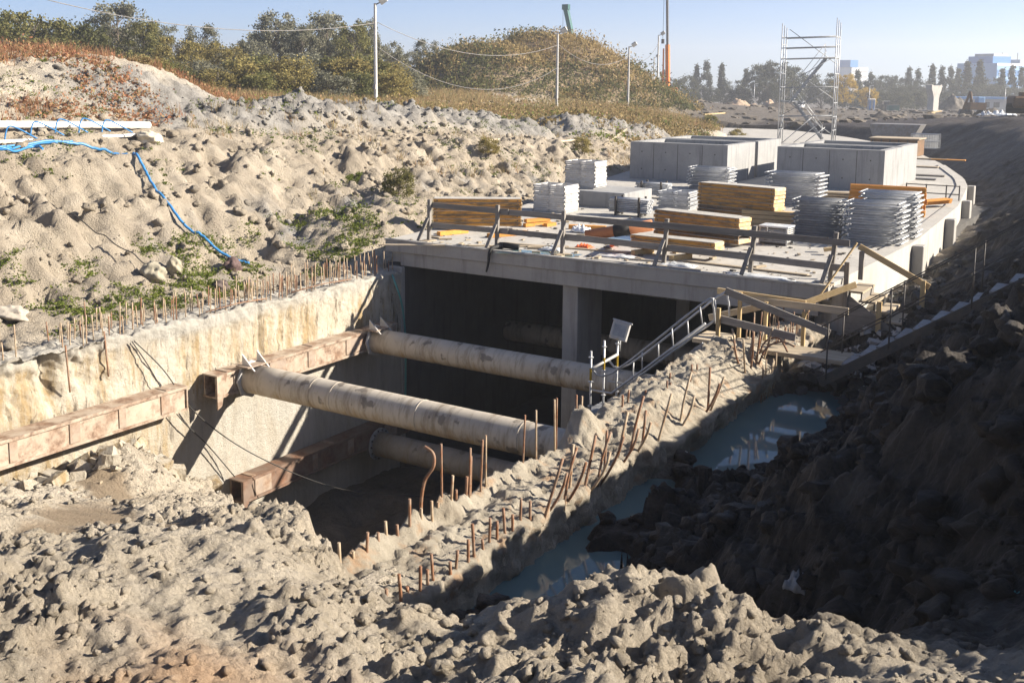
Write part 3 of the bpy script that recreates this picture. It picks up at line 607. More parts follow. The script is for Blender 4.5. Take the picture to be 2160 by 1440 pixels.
MB().bb(-7.0, -6.4, 22.37, 47, -6.3, -.665).build('right_inner_wall', MT['concrete_dark'], tun)
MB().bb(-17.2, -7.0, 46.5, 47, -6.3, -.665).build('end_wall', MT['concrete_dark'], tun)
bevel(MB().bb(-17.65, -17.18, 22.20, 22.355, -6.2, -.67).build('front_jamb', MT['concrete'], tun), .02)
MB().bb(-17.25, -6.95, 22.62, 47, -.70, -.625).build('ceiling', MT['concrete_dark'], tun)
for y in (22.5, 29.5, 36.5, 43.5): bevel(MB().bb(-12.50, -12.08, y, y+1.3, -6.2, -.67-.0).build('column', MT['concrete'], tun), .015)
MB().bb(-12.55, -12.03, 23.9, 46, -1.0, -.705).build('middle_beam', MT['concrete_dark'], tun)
for y in (27.4, 36): # struts deep in the tunnel
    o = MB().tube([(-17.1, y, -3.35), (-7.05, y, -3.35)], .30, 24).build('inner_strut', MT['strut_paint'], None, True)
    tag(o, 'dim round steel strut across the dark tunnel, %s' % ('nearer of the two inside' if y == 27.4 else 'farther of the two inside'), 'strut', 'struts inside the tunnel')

# --- left retaining wall, rough cast
def wall_mesh(name, prof, y0, y1, st, disp, mat, attr=None):
    """prof: list of (x,z,nx,nz) round the section; disp(x,y,z,nx,nz) -> push along the normal"""
    ys = np.linspace(y0, y1, int((y1-y0)/st)+1); P = np.array(prof); n = len(P); m = len(ys)
    X = np.repeat(P[:, 0][None], m, 0); Z = np.repeat(P[:, 1][None], m, 0); NX = np.repeat(P[:, 2][None], m, 0); NZ = np.repeat(P[:, 3][None], m, 0); Y = np.repeat(ys[:, None], n, 1)
    d = disp(X, Y, Z, NX, NZ); X = X+NX*d; Z = Z+NZ*d; V = np.stack([X, Y, Z], -1).reshape(-1, 3); idx = np.arange(m*n).reshape(m, n)
    F = np.stack([idx[:-1, :-1], idx[1:, :-1], idx[1:, 1:], idx[:-1, 1:]], -1).reshape(-1, 4)
    a = attr(X, Y, Z).ravel() if attr else np.zeros(m*n)
    me = np_mesh(name, V, F[:, ::-1], True, {'grey': a}); return me
def section(x_face, x_back, z_bot, z_top, st, side=1, back_depth=.6):
    pr = [(x_face, z, side, 0) for z in np.arange(z_bot, z_top-.02, st)]
    pr += [(x_face+(x_back-x_face)*u, z_top, .5*side*(1 if u == 0 else 0), 1) for u in np.linspace(0, 1, int(abs(x_back-x_face)/st)+1)]
    pr += [(x_back, z, -side*.3, 0) for z in np.arange(z_top-st, z_top-back_depth, -st)]; return pr
def disp_left(X, Y, Z, NX, NZ):
    face = (NX > .6)
    lim = -2.55+.15*perlin(Y*.7, Z, 5)                             # smooth formed concrete below the waler
    ro = np.where((Z > lim) | (Y < 13.4), 1., .12)
    brk = sstep(13.6, 12.6, Y+.4*perlin(Z*1.3, Y, 9))              # broken out, ragged near part
    d = ro*(.018*fbm(Y*1.0, Z*1.0, 301, 3)+.018*fbm(Y*4.2, Z*3.4, 303, 4, .7)-.03*np.maximum(0, perlin(Y*2.1, Z*1.2, 304)-.15)-.05*iclods(Y, Z, .22, 306, .12))+.006*fbm(Y*9, Z*9, 305, 2)
    d = d-brk*(.12+.10*fbm(Y*.9, Z*1.3, 307, 4, .6)+.05*fbm(Y*5, Z*4, 309, 3, .65))*sstep(-2.0, -1.2, Z)*face
    d = d-.30*np.exp(-((Y-11.95-.05*Z)/.17)**2)*sstep(-2.0, -1.4, Z)*face-.10*np.exp(-((Y-17.05)/.05)**2)*sstep(-2.2, -1.6, Z)*face
    d = d+.035*sstep(-1.12, -.95, Z)*face*(.4+perlin(Y*2.3, Z*2, 311))*(1-brk)
    top = (NZ > .6)*(.06*fbm(Y*3.2, X*3.2, 313, 4, .65)+.07*iclods(Y, X, .3, 315, .35)+.10*perlin(Y*.45, X*0, 317)); return np.where(face, d, top)
lw = thing('retaining_wall', 'rough cream concrete retaining wall along the left side of the trench', 'wall', (-17.6, 14, -6))
me = wall_mesh('wall_body', section(-17.2, -18.0, -6.3, -.78, .04, 1, .5), 5.5, 22.21, .04, disp_left, None, lambda X, Y, Z: np.clip(sstep(-1.15, -.85, Z)*.9+sstep(-2.3, -2.9, Z+.2*perlin(Y*.8, Z, 8))*sstep(14, 15.5, Y)*.75+sstep(.2, .6, perlin(Y*.5, Z*.5, 12))*.5, 0, 1))
o = link_mesh('wall_body', me, MT['wall_cream'], lw); o.location = -Vector(lw.location)
# reinforcing bars in its top
def bar_mesh(h, r, bend=0.0, lean=(0, 0), n=6):
    pts = [(lean[0]*t*h+bend*math.sin(t*3), lean[1]*t*h, -.12+t*(h+.12)) for t in np.linspace(0, 1, 5)]; return MB().tube(pts, r, n).mesh('rebar', smooth=True)
BARS = [bar_mesh(h, .0135, bd, (lx, ly)) for h, bd, lx, ly in ((.62, 0, .02, 0), (.55, .01, -.03, .02), (.68, 0, 0, -.04), (.48, .015, .04, .03), (.60, 0, .06, .02))]
STUB = [bar_mesh(h, .017, 0, (lx, ly)) for h, lx, ly in ((.16, 0, 0), (.22, .1, 0), (.11, -.1, .05), (.28, .06, -.1))]
LONG = [bar_mesh(h, .019, bd, (lx, ly)) for h, bd, lx, ly in ((.72, .0, .30, .12), (.62, .05, .42, .05), (.80, -.03, .18, .22), (.55, .04, .55, -.05), (.68, 0, .05, .1))]
def bar(par, mesh, p, mat, rz=0.0, sc_=1.0):
    o = bpy.data.objects.new('rebar', mesh); col.objects.link(o); o.parent = par; o.location = Vector(p)-Vector(par.location); o.rotation_euler = (0, 0, rz); o.scale = (1, 1, sc_)
    if not mesh.materials: mesh.materials.append(None)
    o.material_slots[0].link = 'OBJECT'; o.material_slots[0].material = MT[mat]; return o
y = 9.2; i = 0
while y < 22.1:
    for xr in (-17.42, -17.86):
        gap = (11.3 < y < 12.15) or random.random() < .12
        if not gap: bar(lw, BARS[random.randrange(5)], (xr+random.uniform(-.06, .06), y+random.uniform(-.05, .05), -.78), random.choice(['rebar_rust', 'rebar_clay', 'rebar_clay']), random.uniform(0, 6.28), random.uniform(.6, .98))
    y += .17 if y < 15.6 else .115; i += 1
for yy, zz in ((12.15, -.95), (13.0, -.85)): bar(lw, LONG[4], (-17.15, yy, zz-.5), 'rebar_rust', 2, 1.1)
for y0, y1 in ((15.6, 17.4), (18.2, 20.3)):
    o = MB().tube([(-17.3, y0, -.70), (-17.28, (y0+y1)/2, -.66), (-17.3, y1, -.71)], .014, 6).build('lacing_bar', MT['rebar_rust'], lw, True)

# --- right wall cap with mud, broken edge
def disp_right(X, Y, Z, NX, NZ):
    hump = sstep(12.6, 14.2, Y)*sstep(19.6, 18.3, Y)
    lump = np.exp(-((Y-13.0)/.28)**2)*.42*sstep(-6.55, -6.85, X)
    rim = sstep(-6.78, -6.98, X)*(.08+.20*np.abs(perlin(Y*1.9, Y*.3, 331)))*sstep(12.5, 11, Y)
    up = hump*(.34+.12*perlin(Y*.9, X*.9, 333)-.30*((X+6.6)/.55)**2*sstep(-6.7, -6.2, X))
    up = up+lump+rim+.04*fbm(Y*1.8, X*1.8, 335, 3)+.03*fbm(Y*7, X*7, 336, 3, .65)+.09*iclods(Y, X, .22, 337, .5)
    side = .05*fbm(Y*1.5, Z*1.5, 339, 3)+.03*fbm(Y*6, Z*6, 340, 3, .65)+.10*iclods(Y, Z, .25, 341, .5)+hump*.16*sstep(-1.5, -.9, Z)*(1+perlin(Y*1.3, Z, 343))
    inner = .02*fbm(Y*1.2, Z*1.2, 345, 3)
    return np.where(NZ > .6, up, np.where(NX > 0, np.where(X > -6.5, side, 0), inner*np.where(Z > -1.6, 1.5, .4)))
rw = thing('right_retaining_wall', 'mud caked concrete wall top with rusty bars between the pit and the puddles', 'wall', (-6.5, 14, -6))
pr = [(-7.0, z, -1, 0) for z in np.arange(-6.3, -.83, .07)]+[(x, -.82, 0, 1) for x in np.linspace(-7.0, -6.02, 32)]+[(-6.0, z, 1, 0) for z in np.arange(-.87, -2.3, -.05)]
me = wall_mesh('wall_body', pr, 6.6, 22.3, .033, disp_right, None, None)
for p in me.polygons: pass
me.flip_normals() if hasattr(me, 'flip_normals') else None
o = link_mesh('wall_body', me, MT['wall_mud'], rw); o.location = -Vector(rw.location)
for i in range(14):   # inner row: short stubs near, taller ones further on
    y = 7.75+i*.19; bar(rw, STUB[i % 4], (-6.93+random.uniform(-.04, .04), y, -.74), random.choice(['rebar_rust', 'rebar_clay']), random.uniform(0, 6.28), random.uniform(.8, 1.5))
for y, s in ((9.75, 1.3), (10.25, .9), (10.32, .8), (10.5, .95), (10.62, 1.0), (11.55, 1.0), (11.9, 1.05), (12.35, 1.0), (12.42, 1.02), (13.0, .95), (13.06, .9)): bar(rw, BARS[random.choice([0, 2])], (-6.95+random.uniform(-.03, .03), y, -.75), random.choice(['rebar_rust', 'rebar_clay']), random.uniform(0, 6.28), s)
for i in range(17): bar(rw, STUB[(i*3) % 4], (-6.08+random.uniform(-.04, .04), 7.6+i*.165+random.uniform(-.03, .03), -.78), 'rebar_rust', random.uniform(0, 6.28), random.uniform(.7, 1.3))
for i, y in enumerate((10.45, 10.6, 10.95, 11.05, 11.3, 11.45, 11.55, 11.85, 11.95, 12.1, 12.45, 12.55, 12.9, 13.05, 13.2, 13.6, 14.3, 14.4, 15.2, 15.3, 15.35)):
    bar(rw, LONG[i % 5], (-6.10+random.uniform(-.05, .10)+(.12 if y > 13.5 else 0), y, -.85), random.choice(['rebar_rust', 'rebar_clay']), random.uniform(-.3, 1.0), random.uniform(.7, 1.05))
for i in range(9): bar(rw, STUB[i % 4], (-6.5+random.uniform(-.3, .3), 13.9+.28*i, -.50), 'rebar_rust', random.uniform(0, 6.28), random.uniform(.7, 1.1))
for i in range(8): bar(rw, LONG[i % 5], (-6.25+random.uniform(-.15, .15), 17.6+.13*i, -.75), random.choice(['rebar_rust', 'rebar_clay']), random.uniform(0, 6.28), random.uniform(.7, 1.0))
for i in range(8): bar(rw, BARS[i % 5], (-5.88, 17.75+.11*i, -1.25), 'rebar_clay', 0, 1.0)
for i in range(26): bar(rw, BARS[i % 5], ((-6.35, -6.95)[i % 2]+random.uniform(-.04, .04), 19.9+.09*i, -1.0), random.choice(['rebar_rust', 'rebar_clay']), random.uniform(0, 6.28), random.uniform(.8, 1.1))
MB().tube(spline([(-6.95, 9.32, -.8), (-6.96, 9.33, -.5), (-6.93, 9.36, -.25), (-6.84, 9.40, -.08), (-6.86, 9.42, .06), (-6.98, 9.42, .12)], 5), .019, 8).build('bent_bar', MT['rebar_rust'], rw, True)
MB().tube(spline([(-6.1, 18.2, -.75), (-6.0, 18.3, -.45), (-5.75, 18.35, -.32), (-5.5, 18.3, -.36)], 5), .018, 8).build('bent_bar', MT['rebar_rust'], rw, True)
MB().tube(spline([(-6.2, 18.4, -.75), (-6.1, 18.5, -.4), (-5.85, 18.5, -.3), (-5.65, 18.4, -.5)], 5), .018, 8).build('bent_bar', MT['rebar_rust'], rw, True)

# --- walers on the left wall
def waler(label, y0, y1, zt, mat, npl, open_near=False, xo=-16.72, h=.50):
    root = thing('waler_beam', label, 'beam', (-16.9, (y0+y1)/2, zt-h))
    xb = -17.14
    bevel(MB().bb(xb, xo, y0, y1, zt-.03, zt).build('top_flange', MT[mat], root), .006); bevel(MB().bb(xb, xo, y0, y1, zt-h, zt-h+.03).build('bottom_flange', MT[mat], root), .006)
    MB().bb(xo-.06, xo-.03, y0+.02, y1, zt-h+.031, zt-.031).build('web', MT[mat], root); MB().bb(xb+.03, xb+.06, y0+.02, y1, zt-h+.031, zt-.031).build('web', MT[mat], root)
    MB().bb(xo+.001, xo+.016, y0, y1, zt-.055, zt+.004).build('flange_edge', MT[mat], root); MB().bb(xo+.001, xo+.016, y0, y1, zt-h-.004, zt-h+.05).build('flange_edge', MT[mat], root)
    for i in range(npl):
        y = y0+(i+.5)*(y1-y0)/npl+random.uniform(-.15, .15); wd = random.choice([.16, .22, .5])
        bevel(MB().bb(xo-.03, xo-.008, y-wd/2, y+wd/2, zt-h+.06, zt-.06).build('stiffener_plate', MT['waler_plate'], root), .004)
    for i in range(3):
        y = y0+.4+i*(y1-y0-.8)/2; MB().bb(xb+.05, xo-.05, y-.06, y+.06, zt+.001, zt+.016).build('batten_plate', MT['waler_plate'], root)
    if open_near: MB().add([(xo+.02, y0-.02, zt), (xo+.02, y0+.26, zt), (xo+.02, y0+.10, zt-h-.16), (xo+.02, y0-.02, zt-h-.22), (xo+.05, y0-.02, zt), (xo+.05, y0+.26, zt), (xo+.05, y0+.10, zt-h-.16), (xo+.05, y0-.02, zt-h-.22)], [(0, 1, 2, 3), (7, 6, 5, 4), (0, 4, 5, 1), (1, 5, 6, 2), (2, 6, 7, 3), (3, 7, 4, 0)]).build('end_plate', MT['waler_dark' if mat == 'waler_dark' else 'waler_steel'], root)
    else: MB().bb(xb, xo+.01, y1+.001, y1+.03, zt-h, zt).build('end_plate', MT['waler_plate'], root)
    return root
waler('long rusty waler beam on the left wall, nearest the camera', 6.0, 14.5, -1.96, 'waler_steel', 8)
waler('shorter rusty waler beam on the left wall carrying both upper struts', 15.3, 21.4, -1.94, 'waler_steel', 5, True)
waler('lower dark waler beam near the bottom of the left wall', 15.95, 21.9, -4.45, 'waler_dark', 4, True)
for y, z, s in ((8.9, -1.95, .2), (9.3, -1.95, .15), (12.9, -2.3, .1)): pass

# --- round struts across the pit
def strut_pipe(label, a, b, r, mat, seams, flange, bolts=False):
    a = Vector(a); b = Vector(b); d = (b-a).normalized(); root = thing('steel_strut', label, 'strut', ((a+b)/2), 'round struts bracing the pit')
    mid = (a+b)/2
    tu = MB().tube([a.lerp(b, t) for t in np.linspace(0, 1, 12)], r, 40).build('tube', MT[mat], root, True)
    for sx in seams:
        p = a+d*sx; MB().tube([p, p+d*.025], r+.006, 40).build('weld_seam', MT[mat], tu, True)
    fl = MB().tube([a-d*.02, a+d*.02], r+.10, 24 if bolts else 8).build('flange', MT[flange], root)
    if bolts:
        for k in range(14):
            q = a+d*.02+Vector((0, math.cos(k*.449), math.sin(k*.449)))*(r+.05); MB().tube([q, q+d*.03], .022, 6).build('bolt', MT['dark_steel'], fl)
    else:
        for s in (-1, 1): MB().add([(a.x-.02, a.y+s*.2, a.z+r+.02), (a.x+.34, a.y+s*.2, a.z+r-.06), (a.x-.02, a.y+s*.2, a.z+r+.26), (a.x-.02, a.y+s*.23, a.z+r+.02), (a.x+.34, a.y+s*.23, a.z+r-.06), (a.x-.02, a.y+s*.23, a.z+r+.26)], [(0, 1, 2), (5, 4, 3), (0, 3, 4, 1), (1, 4, 5, 2), (2, 5, 3, 0)]).build('gusset', MT[flange], root)
        MB().bb(a.x-.10, a.x+.26, a.y-.34, a.y+.34, a.z+r+.005, a.z+r+.03).build('saddle_plate', MT['waler_plate'], root)
    return root
strut_pipe('long pale round strut, nearest of the two upper ones across the pit', (-16.68, 16.25, -2.20), (-7.0, 16.25, -2.26), .315, 'strut_paint', (1.9, 2.45, 4.6, 6.9, 8.4), 'white_paint')
strut_pipe('pale round strut close to the tunnel mouth, farther upper one', (-16.68, 20.5, -2.22), (-7.0, 20.5, -2.26), .30, 'strut_paint', (2.6, 5.4, 7.6), 'white_paint')
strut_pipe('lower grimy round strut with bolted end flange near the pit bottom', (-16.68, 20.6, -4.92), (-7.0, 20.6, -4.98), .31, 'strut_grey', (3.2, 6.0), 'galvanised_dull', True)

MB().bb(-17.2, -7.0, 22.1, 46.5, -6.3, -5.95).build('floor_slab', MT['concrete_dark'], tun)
# ------------------------------------------------------------------ edge fence on the roof
fence = thing('edge_fence', 'weathered grey timber guard fence along the front edge of the roof', 'fence', (-11.3, 22.8, 0))
PX = [(-16.728, 22.800, -0.062)[0], (-14.597, 22.800, 0.002)[0], (-12.695, 22.800, 0.079)[0], (-10.003, 22.800, 0.080)[0], (-7.926, 22.800, 0.015)[0], (-6.163, 22.800, -0.009)[0]]
for i, x in enumerate(PX):
    rt_ = (.0, -.01, .02, .10, .16, .20)[i]; x2 = x+rt_*.35
    po = bevel(MB().beam((x, 22.8, .03), (x2+.02, 22.8, 1.10), .09, .09, (0, 1, 0)).build('post', MT['wood_grey_z'], fence), .006)
    bevel(MB().beam((x+.10*rt_, 22.74, .62), (x-.06, 22.40, .05), .09, .045, (0, 1, 0)).build('brace', MT['wood_grey_z'], po), .004)
    MB().bb(x-.14, x+.14, 22.38, 22.95, .006, .03).build('foot_board', MT['wood_plank'], po)
def rail(xa, za, xb, zb, y=22.86, h=.14): bevel(MB().beam((xa, y, za), (xb, y, zb), .03, h).build('rail', MT['wood_grey'], fence), .004)
rail(PX[0]-.05, .95, PX[1]+.3, .94); rail(PX[1]-.2, .93, PX[3]-.3, .90, 22.90); rail(PX[2]+.3, .92, PX[4]+.4, .92, 22.84); rail(PX[3], .96, PX[5]+.4, .90, 22.71)
rail(PX[0]-.05, .42, PX[1]+.3, .44); rail(PX[1]-.2, .43, PX[2]+.4, .42, 22.90); rail(PX[2]-.1, .45, PX[4], .40, 22.84, .15); rail(PX[3]+.2, .45, PX[5]+.35, .36, 22.71, .15)

# ------------------------------------------------------------------ concrete shafts on the roof
def shaft(label, x0, x1, y0, y1, h, th=.3):
    r = thing('concrete_shaft', label, 'shaft', ((x0+x1)/2, (y0+y1)/2, 0), 'open concrete shafts on the roof')
    fw_ = None
    for nm, q in (('front_wall', (x0, x1, y0, y0+th)), ('back_wall', (x0, x1, y1-th, y1)), ('left_wall', (x0, x0+th, y0+th, y1-th)), ('right_wall', (x1-th, x1, y0+th, y1-th))): r_w = MB().bb(*q, .004, h).build(nm, MT['concrete_new'], r); fw_ = r_w if nm == 'front_wall' else fw_
    for k in range(1, 4): x = x0+(x1-x0)*k/4; MB().bb(x-.012, x+.012, y0-.004, y0-.001, .05, h-.05).build('form_joint', MT['concrete_dark'], fw_)
    for k in range(4):
        for z in (.45, 1.2): x = x0+(x1-x0)*(k+.5)/4; MB().tube([(x, y0-.004, z), (x, y0+.01, z)], .03, 8).build('tie_hole', MT['dark_steel'], fw_)
shaft('front left open concrete shaft behind the stacked frames', -20.7, -16.2, 43.2, 46.6, 1.62); shaft('rear left open concrete shaft across a narrow gap', -20.9, -16.2, 47.0, 50.2, 1.62)
shaft('front right open concrete shaft with bright right side', -14.3, -9.96, 43.9, 46.95, 1.62); shaft('rear right open concrete shaft beyond a dark slit', -14.4, -10.05, 47.25, 50.4, 1.62)

# ------------------------------------------------------------------ stacks of frames
def frame_mesh(L, D, r, closed):
    b = MB()
    if closed:   # sheet-sided frame
        b.bb(-L/2, L/2, -D/2, -D/2+.03, 0, .058); b.bb(-L/2, L/2, D/2-.03, D/2, 0, .058); b.bb(-L/2, -L/2+.03, -D/2, D/2, .002, .06); b.bb(L/2-.03, L/2, -D/2, D/2, .002, .06); b.bb(-.02, .02, -D/2, D/2, .01, .05); b.bb(-L/2, L/2, -.015, .015, .012, .048)
    else:
        for s in (-1, 1): b.tube([(s*L/2, -D/2-.06, r), (s*L/2, D/2+.06, r)], r, 8)
        for y in (-D/2, -D/6, D/6, D/2): b.tube([(-L/2, y, r), (L/2, y, r)], r*.72, 6)
    return b.mesh('scaffold_ladder', smooth=not closed)
FR = {}
ORD = ['topmost', 'second down', 'third down', 'fourth down', 'fifth down', 'sixth down', 'seventh down', 'eighth down', 'ninth down', 'tenth down', 'eleventh down', 'twelfth down', 'thirteenth down', 'fourteenth down', 'fifteenth down', 'sixteenth down', 'seventeenth down', 'eighteenth down', 'bottom one']
def nth(k): return ORD[min(k, 18)]
def stack(label, cx, cy, z0, n, L, D, closed, rz=0.0, mat='galvanised', jit=.03, zig=.04, pitch=.068):
    key = (L, D, closed, mat)
    if key not in FR: FR[key] = frame_mesh(L, D, .028, closed); FR[key].materials.append(MT[mat])
    nm_ = 'scaffold_tray' if closed else 'scaffold_ladder'
    for i in range(n):
        o = bpy.data.objects.new(nm_, FR[key]); col.objects.link(o)
        a = rz+random.uniform(-.015, .015); s = zig*(1 if i % 2 else -1)
        o.location = (cx+random.uniform(-jit, jit)+s, cy+random.uniform(-jit, jit), z0+i*pitch); o.rotation_euler = (random.uniform(-.006, .006), random.uniform(-.008, .008), a)
        tag(o, '%s %s' % (nth(n-1-i), label), 'scaffold frame', 'frames '+label[label.index('in the'):])
bl = MB().bb(*[-18.4, -15.7], 32.4, 34.6, .005, .52).build('concrete_block', MT['concrete_new']); tag(bevel(bl, .02), 'low pale concrete block under the tall stack of white frames', 'block')
stack('pale frame in the left stack behind the yellow panels', -17.3, 30.6, .005, 13, 1.15, 1.0, True, .03, 'white_paint', .012, .012)
stack('pale frame in the tall stack on the concrete block', -17.75, 33.5, .525, 14, 1.15, 1.0, True, .05, 'white_paint', .02, .02)
stack('pale frame in the low stack left of the orange panels', -14.3, 33.6, .005, 9, 1.1, .9, True, .06, 'galvanised', .02, .03)
stack('tubular frame in the stack before the left concrete shaft', -15.95, 40.9, .005, 13, 1.6, .9, False, .02, 'galvanised')
stack('tubular frame in the high stack before the right concrete shaft', -11.4, 37.2, .005, 17, 1.75, .95, False, -.02, 'galvanised', .03, .07)
stack('tubular frame in the stack right of the wire crate', -8.5, 30.2, .005, 15, 1.3, .85, False, .02, 'galvanised_dull', .03, .05)
stack('tubular frame in the front stack by the right roof edge', -6.75, 29.2, .005, 17, 1.35, .8, False, 0, 'galvanised', .03, .05)
stack('tubular frame in the rear stack by the right roof edge', -6.75, 30.75, .005, 19, 1.45, .8, False, .02, 'galvanised', .03, .05)
# racks of short tubes
def rack(label, cx, cy, L, W, n):
    r = thing('tube_rack', label, 'rack', (cx, cy, 0), 'steel racks on the roof'); 
    for sx in (-1, 1):
        for sy in (-1, 1): MB().bb(cx+sx*L*.3-.03, cx+sx*L*.3+.03, cy+sy*W/2-.03, cy+sy*W/2+.03, .005, .62).build('post', MT['dark_steel'], r)
        MB().bb(cx+sx*L*.3-.03, cx+sx*L*.3+.03, cy-W/2+.031, cy+W/2-.031, .05, .11).build('cross_bar', MT['dark_steel'], r)
    tm = MB().tube([(-L/2, 0, 0), (L/2, 0, 0)], .027, 8).mesh('scaffold_tube', smooth=True); tm.materials.append(MT['galvanised'])
    k = 0
    for j in range(8):
        for i in range(n):
            o = bpy.data.objects.new('scaffold_tube', tm); col.objects.link(o); o.location = (cx+random.uniform(-.05, .05), cy-W/2+.07+i*(W-.14)/(n-1), .14+j*.056); o.rotation_euler = (0, 0, random.uniform(-.01, .01))
            tag(o, 'short galvanised tube lying in the '+('front' if cy < 32 else 'rear')+' dark steel rack', 'tube', 'tubes in the '+('front' if cy < 32 else 'rear')+' rack'); k += 1
rack('dark steel rack of short tubes, nearer one beside the concrete block', -14.75, 30.9, 1.35, .5, 6); rack('dark steel rack of short tubes, farther one behind the low frame stack', -16.4, 36.3, 1.3, .5, 6)

# ------------------------------------------------------------------ yellow formwork panels
def panels(lab, a, b, z0, n, depth, th=.112, dark=()):
    a = Vector((a[0], a[1])); b = Vector((b[0], b[1])); d = b-a; L = d.length; rz = math.atan2(d.y, d.x); c = (a+b)/2+Vector((-d.y, d.x)).normalized()*depth/2
    fm = MB(); t = th-.006
    fm.bb(-L/2, L/2, -depth/2, -depth/2+.05, 0, t-.02); fm.bb(-L/2, L/2, depth/2-.05, depth/2, 0, t-.02); 
    for k in range(1, 4): fm.bb(-L/2+k*L/4-.03, -L/2+k*L/4+.03, -depth/2+.051, depth/2-.051, .005, t-.025)
    fme = fm.mesh('frame'); em = MB(); em.bb(L/2+.001, L/2+.03, -depth/2, depth/2, 0, t-.02); em.bb(-L/2-.03, -L/2-.001, -depth/2, depth/2, 0, t-.02); eme = MB().bb(L/2+.001, L/2+.03, -depth/2, depth/2, 0, t-.02).mesh('end_piece')
    pm = MB().bb(-L/2+.0, L/2-.0, -depth/2+.022, depth/2-.022, t-.0195, t-.004).mesh('plywood_face')
    hm = MB()
    for k in (-1, 1): hm.tube([(k*(L/2-.09), -depth/2-.004, .045), (k*(L/2-.09), -depth/2+.002, .045)], .022, 8)
    hme = hm.mesh('hole_ring')
    for i in range(n):
        r = thing('formwork_slab', '%s %s' % (nth(n-1-i), lab), 'formwork panel', (c.x+random.uniform(-.015, .015), c.y+random.uniform(-.015, .015), z0+i*th), lab.split(',')[0][:60], rz+random.uniform(-.006, .006))
        fr_ = link_mesh('frame', fme, MT['formwork_yellow'], r); link_mesh('end_piece', eme, MT['formwork_end'], r); q_ = link_mesh('end_piece', eme, MT['formwork_end'], r); q_.location.x = -L-.031; link_mesh('plywood_face', pm, MT['plywood_grey'], r); link_mesh('hole_ring', hme, MT['dark_steel'], fr_)
        if i in dark: r.children[0].data = fme.copy(); r.children[0].data.materials[0] = MT['dark_steel']
panels('yellow formwork panel in the stack at the roof\'s far left', (-17.820, 24.517, 0.120), (-15.771, 25.871, 0.120), .13, 7, .55)
panels('orange formwork panel in the rear stack before high frames', (-12.534, 31.050, 0.280), (-9.982, 30.493, 0.280), .30, 8, .6, .112, (0, 1))
panels('yellow formwork panel in the middle stack behind the fence', (-12.146, 26.987, 0.100), (-9.534, 26.390, 0.100), .10, 6, .55, .112, (1,))
panels('yellow formwork panel in the low front stack on blocks', (-11.393, 23.978, 0.140), (-9.184, 23.845, 0.140), .15, 3, .5)
# printed word on one panel edge of the middle stack
def text_on(par, s, loc, size, rot, mat):
    cu = bpy.data.curves.new('lettering', 'FONT'); cu.body = s; cu.size = size; cu.extrude = .002; to = bpy.data.objects.new('lettering_curve', cu); col.objects.link(to)
    dg = bpy.context.evaluated_depsgraph_get(); me = bpy.data.meshes.new_from_object(to.evaluated_get(dg)); bpy.data.objects.remove(to)
    me.materials.clear(); o = link_mesh('lettering', me, MT[mat], par); o.location = loc; o.rotation_euler = rot; return o
mid = [o for o in bpy.data.objects if o.name.startswith('formwork_slab') and 'middle stack' in o.get('label', '')][2]
text_on(mid, 'FORM2', (-.15, -.281, .018), .075, (R(90), 0, 0), 'dark_steel')

# ------------------------------------------------------------------ timber lying on the roof
def plank(name, label, a, b, w, h, mat, cat='plank', group=None, upv=(0, 0, 1)):
    o = MB().beam(a, b, w, h, upv).build(name, MT[mat]); bevel(o, .004); return tag(o, label, cat, group)
for k, (p, q) in enumerate((((-17.065, 23.697, 0.060), (-16.752, 24.616, 0.060)), ((-15.760, 24.183, 0.060), (-15.258, 25.336, 0.060)))):
    plank('timber_block', ('short' if k == 0 else 'longer')+' yellow timber block under the left panel stack', p, q, .16, .11, 'wood_orange', 'timber block')
pl = [((-16.074, 26.580, 0.060), (-15.733, 27.480, 0.060), 'lower yellow timber right of the left panel stack'), ((-16.073, 26.630, 0.180), (-15.731, 27.416, 0.180), 'upper yellow timber right of the left panel stack'), ((-15.618, 27.002, 0.050), (-15.550, 27.442, 0.050), 'yellow timber offcut at the end of the small timber pile')]
for a, b, l in pl: plank('timber_beam', l, a, b, .14, .10, 'wood_orange', 'timber')
plank('timber_beam', 'brown squared timber lying behind the fence near the rusty pipe', (-14.867, 27.070, 0.060), (-13.854, 27.425, 0.060), .14, .12, 'wood_orange', 'timber')
for k, (a, b) in enumerate((((-11.256, 23.777, 0.060), (-10.779, 23.845, 0.060)), ((-10.137, 23.516, 0.060), (-9.665, 24.278, 0.060)))): plank('timber_block', ('left' if k == 0 else 'right')+' pale timber block under the low front panel stack', a, (a[0]+.25, a[1]+.6, a[2]), .14, .12, 'wood_new', 'timber block')
long_b = [((-17.299, 21.426, 0.020), (-13.155, 23.970, 0.020), 'thin grey board along the roof edge at the left'), ((-14.894, 23.537, 0.020), (-11.413, 23.973, 0.020), 'thin grey board lying behind the roof edge fence'), ((-11.778, 22.407, 0.020), (-8.991, 22.613, 0.020), 'dark wet board along the roof edge in the middle'), ((-9.865, 23.592, 0.030), (-6.787, 23.347, 0.030), 'long bright board lying on the roof at the right'), ((-11.003, 23.119, 0.020), (-9.609, 23.270, 0.020), 'short dark board by the low front panels')]
for a, b, l in long_b: plank('board', l, a, b, .12, .03, 'wood_plank' if 'dark' not in l else 'wood_grey', 'board')
